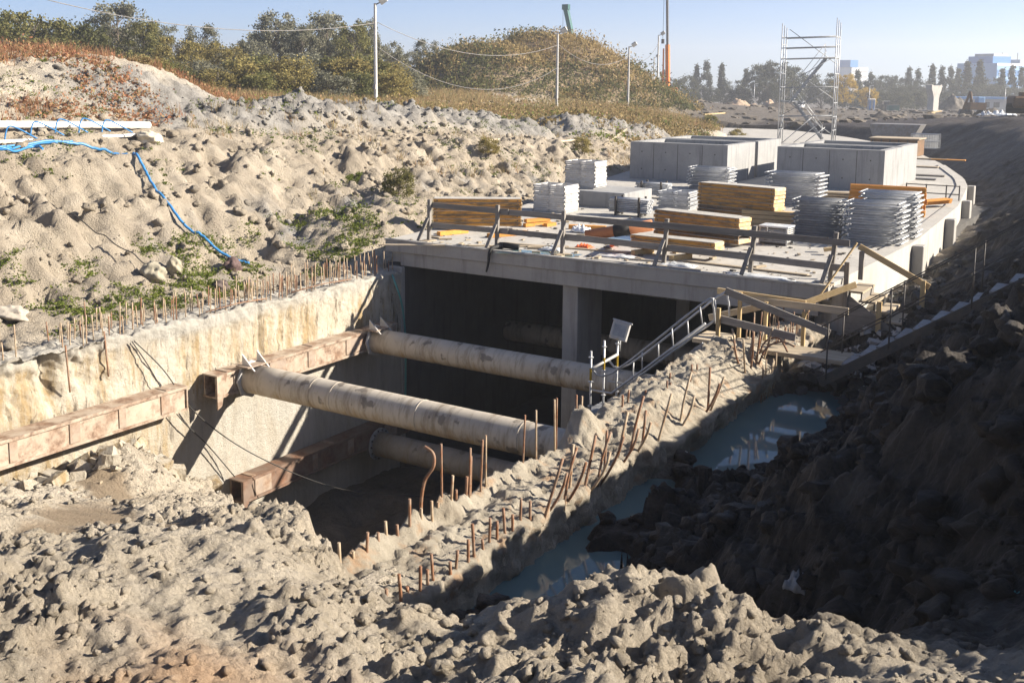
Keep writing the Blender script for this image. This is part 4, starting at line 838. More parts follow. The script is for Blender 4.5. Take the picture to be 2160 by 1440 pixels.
# pile of boards and orange beams at the right rear
for j in range(5): plank('board', 'brown board in the pile between the high frames and orange beams', (-11.0+random.uniform(-.1, .1), 38.2+.02*j, .06+.085*j), (-8.9+random.uniform(-.1, .1), 38.6, .06+.085*j), .5, .06, 'wood_plank', 'board', 'boards in the rear pile')
for j in range(5):
    for i in range(2):
        a = Vector((-9.3+.1*random.random(), 36.0+.3*i, .09+.19*j)); b = a+Vector((2.35, .12, 0)); r = thing('timber_girder', 'orange timber girder in the pile behind the rear frame stack', 'girder', (a+b)/2, 'orange girders in the pile')
        for nm, dz in (('top_chord', .06), ('bottom_chord', -.06)): MB().beam(a+Vector((0, 0, dz)), b+Vector((0, 0, dz)), .08, .045).build(nm, MT['wood_orange'], r)
        MB().beam(a, b, .03, .074).build('web', MT['wood_orange'], r)
for j in range(4): plank('orange_board', 'bright orange board fanned out at the right roof edge', (-7.9+.14*j, 38.4+.12*j, .10+.05*j), (-6.85+.03*j, 40.0-.1*j, .14+.05*j), .35, .045, 'wood_orange', 'board', 'orange boards at the roof edge')
for j in range(4): plank('timber_beam', 'stacked squared timber between the rear orange panels and the crate', (-10.9, 30.5+.0*j, .07+.13*j), (-9.1+.05*j, 30.75, .07+.13*j), .3, .115, 'wood_new', 'timber', 'squared timbers by the crate')
r = thing('guard_rack', 'black steel guard rack standing behind the orange boards', 'rack', (-7.6, 41.6, 0))
for x in (-8.6, -7.9, -7.2, -6.75): MB().bb(x-.02, x+.02, 41.58, 41.62, .005, .6).build('post', MT['dark_steel'], r)
for z in (.25, .55): MB().bb(-8.6, -6.75, 41.625, 41.65, z, z+.035).build('rail', MT['dark_steel'], r)
# crate
cx, cy = -8.95, 27.7; r = thing('wire_crate', 'pale slatted crate standing behind the fence', 'crate', (cx, cy, 0), None)
MB().bb(cx-.4, cx+.4, cy-.3, cy+.3, .46, .50).build('lid', MT['plastic_sheet'], r); MB().bb(cx-.37, cx+.37, cy-.27, cy+.27, .02, .06).build('base', MT['dark_steel'], r)
for sx in (-1, 1):
    for sy in (-1, 1): MB().bb(cx+sx*.36-.02, cx+sx*.36+.02, cy+sy*.27-.02, cy+sy*.27+.02, .005, .459).build('post', MT['galvanised'], r)
for k in range(7): MB().bb(cx-.34, cx+.34, cy-.275, cy-.265, .08+.052*k, .105+.052*k).build('slat', MT['galvanised_dull'], r); MB().bb(cx+.355, cx+.365, cy-.25, cy+.25, .08+.052*k, .11+.052*k).build('slat', MT['white_paint'], r)
# rusty pipe with black end, orange stand
a = Vector((-13.423, 25.400, 0.113)); b = Vector((-11.718, 25.900, 0.475)); r = thing('rusty_pipe', 'orange rusty pipe with a black end lying on the roof', 'pipe', (a+b)/2)
MB().tube([a, b], .15, 18).build('tube', MT['rust_plain'], r, True); c = a.lerp(b, .55); dd = (b-a).normalized(); MB().tube([c-dd*.22, c+dd*.22], .165, 14).build('black_sleeve', MT['rubber_black'], r, True)
tag(MB().tube([(-12.415, 24.952, 0.000), (-11.528, 23.170, 0.300)], .055, 12).build('orange_pipe_stub', MT['orange_plastic'], None, True), 'short orange plastic pipe stub standing by the fence', 'pipe')
tag(sheet('roof_puddle', [(-13.485, 25.225, 0.000)[:2], (-12.218, 25.705, 0.000)[:2], (-12.556, 26.649, 0.000)[:2], (-13.644, 26.551, 0.000)[:2]], .006), kind='structure')
tag(sheet('roof_edge_puddle', [(-14.268, 22.113, 0.000)[:2], (-12.307, 22.436, 0.000)[:2], (-12.298, 23.141, 0.000)[:2], (-13.929, 22.908, 0.000)[:2]], .006), kind='structure')
# crumpled sheets and litter
def crumple(name, label, c, w, d, h, mat, cat='plastic sheet', seed=0, drape=None):
    n = 14; u = np.linspace(-1, 1, n); U, V_ = np.meshgrid(u, u, indexing='ij'); rr = 1+.25*perlin(U*1.4+seed, V_*1.4, seed)
    X = U*w/2*rr; Y = V_*d/2*rr; Z = h*(.35+np.abs(perlin(U*2.2+seed, V_*2.2, seed+3))*1.1+.3*np.abs(perlin(U*5, V_*5+seed, seed+5)))*(1-.85*np.maximum(np.abs(U), np.abs(V_))**3)
    if drape is not None: Y, Z = np.where(Y < drape, drape-.02-.02*np.abs(perlin(U*4, V_*4, seed)), Y), np.where(Y < drape, (Y-drape)*1.0+.02, Z)
    P = np.stack([X, Y, Z+.012], -1).reshape(-1, 3); idx = np.arange(n*n).reshape(n, n)
    F = np.stack([idx[:-1, :-1], idx[1:, :-1], idx[1:, 1:], idx[:-1, 1:]], -1).reshape(-1, 4)
    o = link_mesh(name, np_mesh(name, P, F, True), MT[mat]); o.location = c; m = o.modifiers.new('t', 'SOLIDIFY'); m.thickness = .006; return tag(o, label, cat)
crumple('plastic_sheet', 'crumpled white plastic sheet at the foot of the fourth fence post', (-9.681, 22.884, 0.000), .9, .4, .09, 'plastic_sheet', seed=3)
crumple('plastic_sheet', 'crumpled white sheet on the roof between rails in the middle', (-11.385, 23.256, 0.000), .9, .35, .06, 'plastic_sheet', seed=5)
crumple('plastic_sheet', 'pale torn sheet lying on the roof near the right fence end', (-7.657, 22.590, 0.000), 1.5, .35, .06, 'plastic_sheet', seed=8)
crumple('plastic_sheet', 'white rag bundle beside the rusty pipe', (-14.226, 26.602, 0.000), .5, .4, .22, 'plastic_sheet', seed=9)
crumple('plastic_sheet', 'greenish sheet folded at the third fence post', (-13.217, 23.224, 0.000), .6, .3, .12, 'plastic_sheet', seed=12)
crumple('orange_cloth', 'bright orange cloth dropped near the third fence post', (-12.783, 24.100, 0.000), .42, .3, .1, 'orange_plastic', 'cloth', 14)
r = thing('black_sack', 'black sack hanging limp over the roof edge', 'sack', (-14.222, 22.701, 0.000))
bw = Vector(r.location); ey = 22.24-bw.y; W_ = lambda L_: [Vector(q)+bw for q in L_]
MB().tube(spline(W_([(-.28, .12, .08), (-.1, .05, .10), (.1, .08, .09), (.26, .14, .07)]), 4), .08, 10).build('roll', MT['rubber_black'], r, True)
MB().tube(spline(W_([(-.14, .02, .08), (-.20, ey+.10, .08), (-.22, ey-.02, -.04), (-.24, ey-.04, -.30), (-.30, ey-.04, -.52)]), 4), .065, 10, True, .02).build('tail', MT['rubber_black'], r, True)
for k, (p, l) in enumerate((((-9.938, 27.345, 0.100), 'pinkish broken bricks heaped by the crate'), )):
    b = MB()
    for i in range(14): b.box((p[0]+random.uniform(-.3, .3), p[1]+random.uniform(-.2, .2), .05+.22*random.random()), (.2, .1, .08), (random.random()*3, random.random()*3, random.random()*3))
    tag(b.build('broken_bricks', MT['clay_red']), l, 'bricks', kind='stuff')
for k, (p, l) in enumerate((((-7.285, 27.065, 0.250), 'upper yellow offcut hung at the right fence end'), ((-7.254, 26.596, 0.120), 'lower yellow offcut at the right fence end'))): plank('timber_offcut', l, (p[0]-.12, p[1], p[2]), (p[0]+.12, p[1]+.1, p[2]+.05), .16, .08, 'wood_new', 'offcut')

# ------------------------------------------------------------------ stairs, ramps and boards at the right corner
ws = thing('wooden_stair', 'wooden stair stepping down from the roof corner to the gully', 'stair', (-5.2, 22.9, -1))
SX = -5.72; 
for i in range(5):
    x = SX+.27*i; z = -.06-.185*i
    bevel(MB().bb(x-.02, x+.33, 22.50, 23.55, z-.045, z).build('tread', MT['wood_plank'], ws), .004)
    MB().bb(x+.285, x+.315, 22.52, 23.53, z-.23, z-.046).build('riser', MT['rubber_black'] if i % 2 else MT['wood_grey'], ws)
MB().add([(SX, 22.47, -.11), (SX+1.36, 22.47, -1.0), (SX+1.36, 22.47, -1.3), (SX, 22.47, -1.3), (SX, 22.435, -.11), (SX+1.36, 22.435, -1.0), (SX+1.36, 22.435, -1.3), (SX, 22.435, -1.3)], [(0, 1, 2, 3), (7, 6, 5, 4), (0, 4, 5, 1), (1, 5, 6, 2), (2, 6, 7, 3), (3, 7, 4, 0)]).build('side_board', MT['wood_grey'], ws)
for x, y, z0, z1, m in ((-5.72, 22.42, -.6, .55, 'wood_grey_z'), (-5.72, 23.60, .0, .62, 'wood_grey_z'), (-5.02, 22.40, -1.25, -.20, 'wood_new_z'), (-4.42, 23.60, -1.1, .12, 'wood_new_z')): bevel(MB().bb(x-.05, x+.05, y-.03, y+.03, z0, z1).build('post', MT[m], ws), .004)
bevel(MB().beam((-5.80, 23.65, .72), (-4.30, 23.65, -.02), .03, .13).build('handrail', MT['wood_new'], ws), .004)
bevel(MB().beam((-6.464, 21.950, -0.695), (-5.524, 22.350, 0.981), .03, .12, (0, 1, 0)).build('leaning_board', MT['wood_new'], ws), .004)
bevel(MB().beam((-6.329, 21.600, -0.255), (-5.485, 22.300, 0.122), .035, .13).build('cross_board', MT['wood_new'], ws), .004)
# plank bridge over the wall top
br = thing('plank_bridge', 'plank walkway with board railings crossing the muddy wall top', 'walkway', (-6, 19.2, -.7))
bevel(MB().bb(-7.6, -7.0, 18.75, 19.5, -.66, -.58).build('landing_board', MT['wood_plank'], br), .006)
bevel(MB().bb(-6.97, -4.75, 18.70, 19.05, -.68, -.60).build('walk_plank', MT['wood_plank'], br), .006); bevel(MB().bb(-6.93, -4.6, 19.06, 19.42, -.69, -.61).build('walk_plank', MT['wood_plank'], br), .006)
bd = [('guard_board', (-6.943, 18.660, 0.418), (-4.999, 18.660, -0.128), .035, .135, 'wood_grey'), ('guard_board', (-7.019, 18.600, -0.107), (-5.581, 18.600, -0.272), .035, .14, 'wood_grey'), ('guard_board', (-7.437, 19.550, 0.219), (-5.760, 19.750, 0.129), .035, .12, 'wood_new'), ('guard_board', (-6.847, 19.620, 0.107), (-4.934, 19.620, 0.099), .035, .13, 'wood_plank'), ('guard_board', (-7.650, 19.700, -0.370), (-6.586, 20.200, -0.064), .035, .13, 'wood_plank')]
for nm, a, b, w_, h_, m in bd: bevel(MB().beam(a, b, w_, h_).build(nm, MT[m], br), .004)
for x, y, z0, z1 in ((-7.02, 18.56, -.7, .10), (-6.96, 19.52, -.7, .25), (-5.72, 19.53, -.9, .02), (-6.45, 19.54, -.7, .12)): bevel(MB().bb(x-.035, x+.035, y-.03, y+.03, z0, z1).build('post', MT['wood_new_z'], br), .004)
# steel ramp stair up the right bank
rs = thing('ramp_stair', 'dark steel stair with rod railings climbing the shaded right bank', 'stair', (-5.0, 18.9, -1.0))
A = Vector((-5.05, 0, -.95)); B = Vector((0.6, 0, 2.85)); dr = (B-A).normalized()
for y in (18.35, 19.3):
    MB().beam((A.x, y, A.z), (B.x, y, B.z), .05, .17).build('stringer', MT['dark_steel'], rs)
nst = 20
for i in range(nst):
    p = A.lerp(B, (i+.7)/nst); MB().bb(p.x-.13, p.x+.13, 18.39, 19.26, p.z+.03, p.z+.06).build('tread', MT['steel_grey'], rs)
for y in (18.33, 19.32):
    for t in (.02, .2, .42, .62, .82): p = A.lerp(B, t); MB().tube([(p.x, y, p.z), (p.x, y, p.z+1.02)], .014, 6).build('rail_post', MT['dark_steel'], rs, True)
    for dz in (.55, 1.0): MB().tube([(A.x, y, A.z+dz), (B.x, y, B.z+dz)], .012, 6).build('rail_rod', MT['dark_steel'], rs, True)
# aluminium scaffold stair down into the pit
al = thing('scaffold_stair', 'galvanised scaffold stair with tube rails going down into the pit', 'stair', (-8.5, 19, -2))
for y, e in ((18.62, 0), (19.38, 0)):
    T0 = Vector((-7.362, 18.620, 0.135)); T1 = Vector((-9.191, 18.620, -1.472)); T2 = Vector((-9.655, 18.620, -1.465)); L0 = Vector((-7.292, 18.620, -0.235)); L1 = Vector((-9.202, 18.620, -1.889)); L2 = Vector((-9.667, 18.620, -1.896))
    for q in (T0, T1, T2, L0, L1, L2): q.y = y
    MB().tube(spline([T0+Vector((.25, 0, -.35)), T0+Vector((.2, 0, 0)), T0, T1, T2], 4), .022, 8).build('handrail', MT['galvanised'], al, True)
    MB().tube([L0, L1, L2], .022, 8).build('handrail', MT['galvanised'], al, True)
    for t in (.03, .33, .66, .95): p = T0.lerp(T1, t); q = L0.lerp(L1, t); MB().tube([p, (q.x, y, q.z)], .016, 6).build('baluster', MT['galvanised'], al, True)
    S0 = L0+Vector((0, 0, -.42)); S1 = L1+Vector((0, 0, -.42)); MB().beam(S0, S1, .04, .14).build('stringer', MT['galvanised_dull'], al)
for i in range(8):
    p = S0.lerp(S1, (i+.5)/8); MB().bb(p.x-.11, p.x+.11, 18.66, 19.34, p.z-.02, p.z+.02).build('tread', MT['galvanised_dull'], al)
MB().bb(T2.x-.15, T1.x+.1, 18.6, 19.4, L2.z-.50, L2.z-.46).build('landing', MT['galvanised_dull'], al)
for x_, zt, zb, y in ((1247, 742, 980, 18.55), (1275, 722, 960, 18.95), (1303, 712, 920, 19.42)):
    p = {1247: (-9.637, 18.550, -1.079), 1275: (-9.550, 18.950, -0.936), 1303: (-9.486, 19.420, -0.963)}[x_]
    MB().tube([(p[0], y, p[2]), (p[0], y, -3.2)], .024, 8).build('standard', MT['galvanised'], al, True); st_ = al.children[-1] if al.children[-1].name.startswith('standard') else [c for c in al.children if c.name.startswith('standard')][-1]
    for dz in (.12, .62, 1.12, 1.62): MB().tube([(p[0], y, p[2]-dz), (p[0], y, p[2]-dz-.012)], .055, 10).build('collar', MT['galvanised'], st_)
    MB().tube([(p[0], y, p[2]-.35), (p[0], y, p[2]-.6)], .026, 8).build('marker_band', MT['leaf_yellow'], st_)
MB().tube([(-9.629, 18.550, -1.446), (-9.477, 19.420, -1.310)], .03, 8).build('ledger', MT['white_paint'], al, True)
# floodlight on its pole
c = Vector((-9.436, 19.420, -0.818)); fl = thing('floodlight', 'white floodlight box tilted on a thin pole above the pit stair', 'floodlight', c)
m = Euler((R(-18), R(12), R(15))).to_matrix()
bevel(MB().box(c, (.36, .14, .38), m).build('housing', MT['white_paint'], fl), .015); MB().box(c+m @ Vector((0, -.076, 0)), (.26, .012, .24), m).build('lens', MT['galvanised_dull'], fl)
MB().box(c+m @ Vector((0, 0, .20)), (.40, .17, .025), m).build('visor', MT['galvanised'], fl); MB().tube([c+Vector((-.04, .1, -.15)), c+Vector((-.05, .1, -.45))], .02, 8).build('pole', MT['galvanised'], fl, True)

# ------------------------------------------------------------------ hoses and cables
def hose(name, label, pts, r, mat, cat='hose', n=6): o = MB().tube(spline(pts, n), r, 8).build(name, MT[mat], None, True); return tag(o, label, cat)
def on_ground(pts, lift=.04):
    out = []
    for p in pts: out.append((p[0], p[1], float(height(np.array([p[0]]), np.array([p[1]]), 2)[0])+lift))
    return out
def ground_line(xy, lift, n=5):
    P = spline([(p[0], p[1], 0) for p in xy], n); X = np.array([p.x for p in P]); Y = np.array([p.y for p in P]); Z = height(X, Y, 2); m_ = np.lib.stride_tricks.sliding_window_view(np.pad(Z, 3, 'edge'), 7).max(1); Z = np.maximum(Z, np.convolve(np.pad(m_, 3, 'edge'), np.ones(7)/7, 'valid')*.6+.4*Z)+lift
    return [tuple(v) for v in zip(X, Y, Z)]
hose('blue_hose', 'bright blue hose running down the left bank to the wall', ground_line([(-25.400, 17.966, 2.386)[:2], (-25.200, 18.991, 2.334)[:2], (-24.700, 19.682, 2.283)[:2], (-23.900, 19.487, 1.901)[:2], (-23.000, 19.184, 1.333)[:2], (-21.900, 18.996, 0.798)[:2], (-21.000, 19.272, 0.307)[:2], (-20.200, 19.716, -0.171)[:2]], .07, 14), .036, 'plastic_blue', n=1)
for k, (o_, l) in enumerate(((0, 'thick blue hose lying along the bank top at the left edge'), (.22, 'second blue hose in the bundle on the bank top'), (.45, 'blue hose looping below the bundle at the left edge'))):
    hose('blue_hose', l, ground_line([(-25.600, 15.715, 2.551)[:2], (-25.55+o_+.2, 16.2), (-25.3+o_*.4-.1, 17.1), (-25.35+o_, 18.4-.6*k)], .05), .03, 'plastic_blue', n=5)
hose('green_hose', 'thin green hose curving down at the tunnel wall', [(-17.55, 22.0, -.85), (-17.3, 21.9, -.8), (-17.0, 21.7, -1.0), (-16.9, 21.85, -1.6), (-16.95, 22.05, -2.6), (-17.0, 22.1, -4.2)], .028, 'plastic_teal')
hose('black_cable', 'thin black cable slung from the left wall down into the pit', [(-17.12, 13.6, -.9), (-17.02, 14.2, -1.6), (-16.95, 15.0, -2.75), (-16.5, 16.2, -3.9), (-15.2, 17.4, -4.75), (-13.5, 18.4, -4.9)], .012, 'cable_dark', 'cable')
hose('black_cable', 'second thin black cable hanging on the left wall', [(-17.12, 13.55, -.9), (-17.06, 13.9, -1.5), (-17.02, 14.5, -2.6), (-17.02, 15.3, -3.5), (-17.0, 16.0, -4.4)], .012, 'cable_dark', 'cable')
hose('black_cable', 'thin dark cable trailing down the left bank', ground_line([(-23.800, 16.251, 1.515)[:2], (-22.600, 16.281, 0.954)[:2], (-21.200, 16.381, 0.370)[:2], (-20.200, 16.771, 0.016)[:2]], .03), .014, 'cable_dark', 'cable')
# white dewatering pipes on the bank top
def white_pipe(label, pts, r):
    P = [Vector(p) for p in pts]; root = thing('white_pipe', label, 'pipe', (P[0]+P[-1])/2); MB().tube(P, r, 14).build('tube', MT['plastic_white'], root, True)
    for t in (.3, .62): q = P[0].lerp(P[-1], t); d = (P[-1]-P[0]).normalized(); MB().tube([q, q+d*.08], r+.03, 14).build('coupling', MT['dark_steel'], root)
    return root
a = (-28.505, 17.100, 2.537); b = (-30.082, 23.852, 2.566); gz = lambda x, y: float(height(np.array([x]), np.array([y]), 1)[0])
def on_x(x, ys, lift): return [(x, y, gz(x, y)+lift) for y in ys]
white_pipe('thick white pipe on the bank top at the left edge', [(-26.6, 12.0, gz(-26.6, 12)+.24), (-26.6, 17.0, gz(-26.6, 17)+.26), (-26.6, 22.0, gz(-26.6, 22)+.18)], .10)
white_pipe('thin white pipe lying before the thick one on the bank top', [(-26.0, 12.0, gz(-26, 12)+.14), (-26.0, 17, gz(-26, 17)+.14), (-26.0, 21.2, gz(-26, 21.2)+.12)], .05)
for k in range(5):
    p = (-26.2, 17.1+.75*k, gz(-26.2, 17.1+.75*k)+.36)
    hose('riser_hose', '%s blue riser hose bent over the white pipes' % ('first', 'second', 'third', 'fourth', 'fifth')[k], [(p[0]-.02, p[1]-.1, p[2]-.35), (p[0]+.02, p[1]-.02, p[2]+.02), (p[0]+.12, p[1]+.15, p[2]+.03), (p[0]+.45, p[1]+.6, p[2]-.30)], .02, 'plastic_blue')
white_pipe('pale pipe lying on the far bank behind the spoil ridge', [(-42.303, 77.913, 1.579), (-43.231, 91.579, 1.449)], .16)
for k, (p, q) in enumerate((((-24.6, 33.5), (-26.0, 42)), ((-24.8, 41.5), (-26.6, 50)), ((-25.5, 50), (-27.5, 57)))):
    tag(MB().tube([(p[0], p[1], gz(*p)+.08), (q[0], q[1], gz(*q)+.08)], .06, 8).build('pale_pole', MT['wood_plank'], None, True), '%s pale pole lying along the top of the left bank' % ('nearest', 'middle', 'farthest')[k], 'pole', 'poles along the bank')

# ------------------------------------------------------------------ boulders
def boulder(label, x, y, s, color=(1, 1, 1), sq=(1, .8, .7), seed=0, sink=.3, rz=0):
    bm = bmesh.new(); bmesh.ops.create_icosphere(bm, subdivisions=4, radius=1)
    for v in bm.verts:
        n = v.co.normalized(); k = 1+.34*float(perlin(np.array([n.x*1.1+seed]), np.array([n.y*1.1+n.z*1.7]), seed)[0])+.16*float(perlin(np.array([n.x*3+seed]), np.array([n.y*3-n.z*2]), seed+1)[0]); v.co = Vector((n.x*sq[0], n.y*sq[1], n.z*sq[2]))*k*s
    me = bpy.data.meshes.new('boulder'); bm.to_mesh(me); bm.free()
    for p in me.polygons: p.use_smooth = True
    z = gz(x, y); o = link_mesh('boulder', me, MT['boulder']); o.location = (x, y, z+s*sq[2]*sink); o.rotation_euler = (0, 0, rz); o.color = (*color, 1); return tag(o, label, 'boulder', 'boulders on the left bank')
boulder('white boulder on the bank top beside the blue hose', *(-25.600, 21.156, 2.343)[:2], .42, (2.2, 2.25, 2.0), (1, .7, .55), 3, .45)
boulder('large brown boulder at the foot of the left bank', *(-20.300, 16.737, -0.157)[:2], .31, (1.0, 1.05, .95), (1, .9, .95), 5, .6)
boulder('smaller brown boulder right beside the large one at the bank foot', *(-20.400, 17.465, -0.270)[:2], .22, (1.1, 1.15, 1.0), (.8, .8, 1.05), 8, .6)
boulder('dark round boulder near the end of the blue hose', *(-20.200, 19.136, -0.388)[:2], .24, (.4, .3, .32), (1, .9, 1), 11, .5)
boulder('dark boulder behind the middle rebars', *(-19.200, 17.796, -0.565)[:2], .24, (.4, .35, .37), (1, .9, .8), 13, .3)
boulder('dark low boulder behind the rebars nearer the tunnel', *(-19.200, 18.639, -0.588)[:2], .2, (.4, .4, .42), (1, .9, .7), 15, .3)
boulder('flat pale stone at the left picture edge below the bank', *(-19.800, 12.730, 0.215)[:2], .4, (1.4, 1.45, 1.4), (1.2, .8, .45), 17, .3)
# concrete rubble at wall foot and around the bridge
def rubble(name, label, x, y, s, mat, n=60, spread=(1, 1), size=(.05, .16)):
    b = MB(); px = x+rng.normal(size=n)*spread[0]; py = y+rng.normal(size=n)*spread[1]; pz = height(px, py, 2)
    for i in range(n):
        q = size[0]+(size[1]-size[0])*random.random()**2; b.box((px[i], py[i], pz[i]+q*.25), (q*1.4, q, q*.7), (random.uniform(-.6, .6), random.uniform(-.6, .6), random.random()*3))
    jit_ = rng.normal(size=(len(b.v), 3))*.012; b.v = [tuple(np.array(v)+j) for v, j in zip(b.v, jit_)]
    return tag(b.build(name, MT[mat]), label, 'rubble', kind='stuff')
rubble('broken_concrete', 'pale broken concrete below the near waler beam', -16.4, 11.0, 1, 'wall_cream', 130, (.45, 1.6), (.06, .30))
rubble('gully_rubble', 'grey rubble and stones around the foot of the wooden stair', -5.1, 20.9, 1, 'concrete', 320, (.45, .9), (.03, .14))
rubble('gully_rubble', 'dark greenish stones at the end of the plank bridge', -4.9, 18.9, 1, 'concrete_dark', 90, (.4, .5), (.06, .22))
rubble('roadside_rubble', 'stones strewn along the foot of the tunnel side wall', -5.1, 27, 1, 'concrete_dark', 260, (.35, 3), (.04, .15))
# broken laths on the pit floor
for k, (a, b) in enumerate((((-13.6, 14.6, -5.75), (-12.0, 15.6, -5.6)), ((-14.2, 15.4, -5.7), (-12.4, 15.5, -5.72)), ((-11.5, 16.8, -5.75), (-9.9, 17.3, -5.6)), ((-12.6, 13.9, -5.6), (-11.2, 13.6, -5.5)))):
    plank('lath', '%s pale lath lying on the dark pit floor' % ('left', 'second', 'far', 'near')[k], a, b, .08, .025, 'wood_plank', 'lath', 'laths on the pit floor')
b = MB()
for i in range(260):
    x_ = random.uniform(-17.4, -6.4); y_ = 22.5+random.random()**1.6*9; q = .02+.09*random.random()**3; b.box((x_, y_, .012+q*.15), (q*random.uniform(1, 4), q, q*.4), (0, 0, random.random()*3))
tag(b.build('roof_debris', MT['wood_plank']), 'chips, offcuts and crumbs strewn on the roof near its front edge', 'debris', kind='stuff')
b = MB()
for i in range(200):
    x_ = random.uniform(-17.4, -6.4); y_ = 22.5+random.random()**1.3*12; q = .02+.07*random.random()**3; b.box((x_, y_, .010+q*.15), (q*random.uniform(1, 2), q, q*.5), (0, 0, random.random()*3))
tag(b.build('roof_crumbs', MT['concrete_dark']), 'dark crumbs of concrete and soil on the roof', 'debris', kind='stuff')
# litter in the gully and bank
for k, (p, s, mt, l) in enumerate((((-2.329, 8.104, 0.050), .18, 'plastic_grey', 'pale plastic bag half filled on the shaded slope'), ((-4.341, 18.783, -0.800), .22, 'plastic_sheet', 'white plastic scrap on the dark slope below the ramp'), ((-3.119, 17.042, -0.300), .2, 'plastic_sheet', 'pale scrap of sheet higher on the dark slope'), ((-2.483, 16.765, 0.600), .14, 'plastic_sheet', 'small white scrap on the slope under the ramp'), ((-5.703, 13.979, -1.200), .14, 'plastic_white', 'small white carton by the big puddle'), ((-4.618, 8.882, -1.050), .14, 'plastic_teal', 'turquoise bag lying in the mud'), ((-0.625, 6.759, 1.400), .1, 'plastic_teal', 'turquoise scrap at the right picture edge'), ((-5.111, 10.115, -1.200), .1, 'plastic_white', 'white cup in the mud by the puddle'), ((-4.540, 12.327, -1.100), .09, 'boulder', 'pale pebble on the dark mud'))):
    gx_, gy_ = p[0], p[1]; o = crumple('litter', l, (gx_, gy_, gz(gx_, gy_)+.02), s, s*.8, s*(.9 if 'bag' in l else .35), mt, 'litter', 20+k)

# ------------------------------------------------------------------ scaffold tower on the far roof
def post_tubes(root, name, segs, r, mat, n=6):
    for a, b in segs: MB().tube([a, b], r, n).build(name, MT[mat], root, True)
L0 = Vector((-24.391, 74.827, 0.000)); R0 = Vector((-20.842, 75.650, 0.000)); wv = R0-L0; dv = Vector((-.10, 1.35, 0)); HT = 8.35
tw = thing('scaffold_tower', 'tall galvanised scaffold stair tower standing on the far roof', 'scaffold tower', (L0+R0)/2)
P = lambda u, v, z: L0+wv*u+dv*v+Vector((0, 0, z))
post_tubes(tw, 'standard', [(P(u, v, 0), P(u, v, HT-.25*v+(.35 if u else 0))) for u in (0, 1) for v in (0, .5, 1)], .035, 'galvanised')
for u in (0, 1):
    for v in (0, .5, 1): MB().bb(*(lambda p: (p.x-.1, p.x+.1, p.y-.1, p.y+.1, .004, .02))(P(u, v, 0))).build('base_plate', MT['steel_grey'], tw)
post_tubes(tw, 'ledger', [(P(0, v, z), P(1, v, z+.12)) for z in (1.9, 3.9, 5.9, 6.65, 7.35) for v in (0, 1)]+[(P(u, 0, z), P(u, 1, z)) for u in (0, 1) for z in (1.0, 1.95, 2.9, 3.95, 4.9, 5.95, 6.9, 7.4)], .035, 'galvanised_dull')
post_tubes(tw, 'brace', [(P(.05, 1, 8.0), P(.95, 1, 5.6)), (P(.05, 1, 5.4), P(.95, 1, 3.1)), (P(.05, 1, 3.0), P(.95, 1, .6)), (P(.95, 0, 6.0), P(.05, 0, 4.0)), (P(.95, 0, 3.9), P(.05, 0, 2.0)), (P(0, 0, .1), P(0, 1, 2)), (P(0, 1, 2), P(0, 0, 4)), (P(1, 0, .1), P(1, 1, 2)), (P(1, 1, 2), P(1, 0, 4)), (P(1, 0, 4), P(1, 1, 6)), (P(.1, 0, .1), P(.6, .3, 1.9)), (P(.30, 0, .1), P(.72, .3, 1.4)), (P(.5, 0, .1), P(.85, .3, 1.2))], .028, 'galvanised_dull')
for (u0, z0, u1, z1, v) in ((.80, 5.95, .20, 3.0, .3), (.20, 3.0, .78, .35, .7)):
    for dvv in (-.14, .14): MB().beam(P(u0, v+dvv, z0), P(u1, v+dvv, z1), .05, .16).build('stair_stringer', MT['galvanised_dull'], tw)
    for i in range(9): q = P(u0+(u1-u0)*(i+.5)/9, v, z0+(z1-z0)*(i+.5)/9); MB().box(q, (.26, .42, .03)).build('stair_tread', MT['galvanised_dull'], tw)
    post_tubes(tw, 'handrail', [(P(u0, v-.2, z0+1.0), P(u1, v-.2, z1+1.0)), (P(u0, v+.2, z0+.55), P(u1, v+.2, z1+.55)), (P(u0, v-.2, z0+1.0), P(u0, v-.2, z0)), (P(u1, v-.2, z1+1.0), P(u1, v-.2, z1))], .025, 'galvanised')
for z in (5.95, 2.95): MB().box(P(.88 if z > 4 else .12, .5, z+.02), (1.0, 1.2, .04)).build('platform', MT['galvanised_dull'], tw)
# pallets, boards and a rack further back on the roof
for k, (p, l) in enumerate((((-14.227, 75.088, 0.000), 'pale wire panel rack at the far right roof edge'), )):
    r = thing('panel_rack', l, 'rack', p)
    for i in range(5): bb = Vector(p)+Vector((-1.2+.02*i, .25*i, 0)); wp = MB(); [wp.tube([bb+Vector((.16*j, 0, .03)), bb+Vector((.16*j, 0, 1.0))], .014, 5) for j in range(11)]; [wp.tube([bb+Vector((0, .03, z_)), bb+Vector((1.6, .03, z_))], .02, 5) for z_ in (.05, .5, .98)]; tag(wp.build('wire_panel', MT['galvanised'], r), kind='stuff')
q = (-14.158, 66.416, 0.000); r = thing('formwork_bin', 'dark brown formwork box standing beyond the right shafts', 'box', q)
MB().bb(q[0]-1.8, q[0]+.9, q[1], q[1]+2.0, .03, 1.0).build('body', MT['brown_rust_machine'], r); MB().bb(q[0]-1.9, q[0]+1.0, q[1]-.05, q[1]+2.05, 1.002, 1.06).build('top_frame', MT['wood_plank'], r)
for i in range(6): MB().bb(q[0]-1.7+i*.5, q[0]-1.62+i*.5, q[1]-.06, q[1]-.002, .05, .96).build('rib', MT['dark_steel'], r)
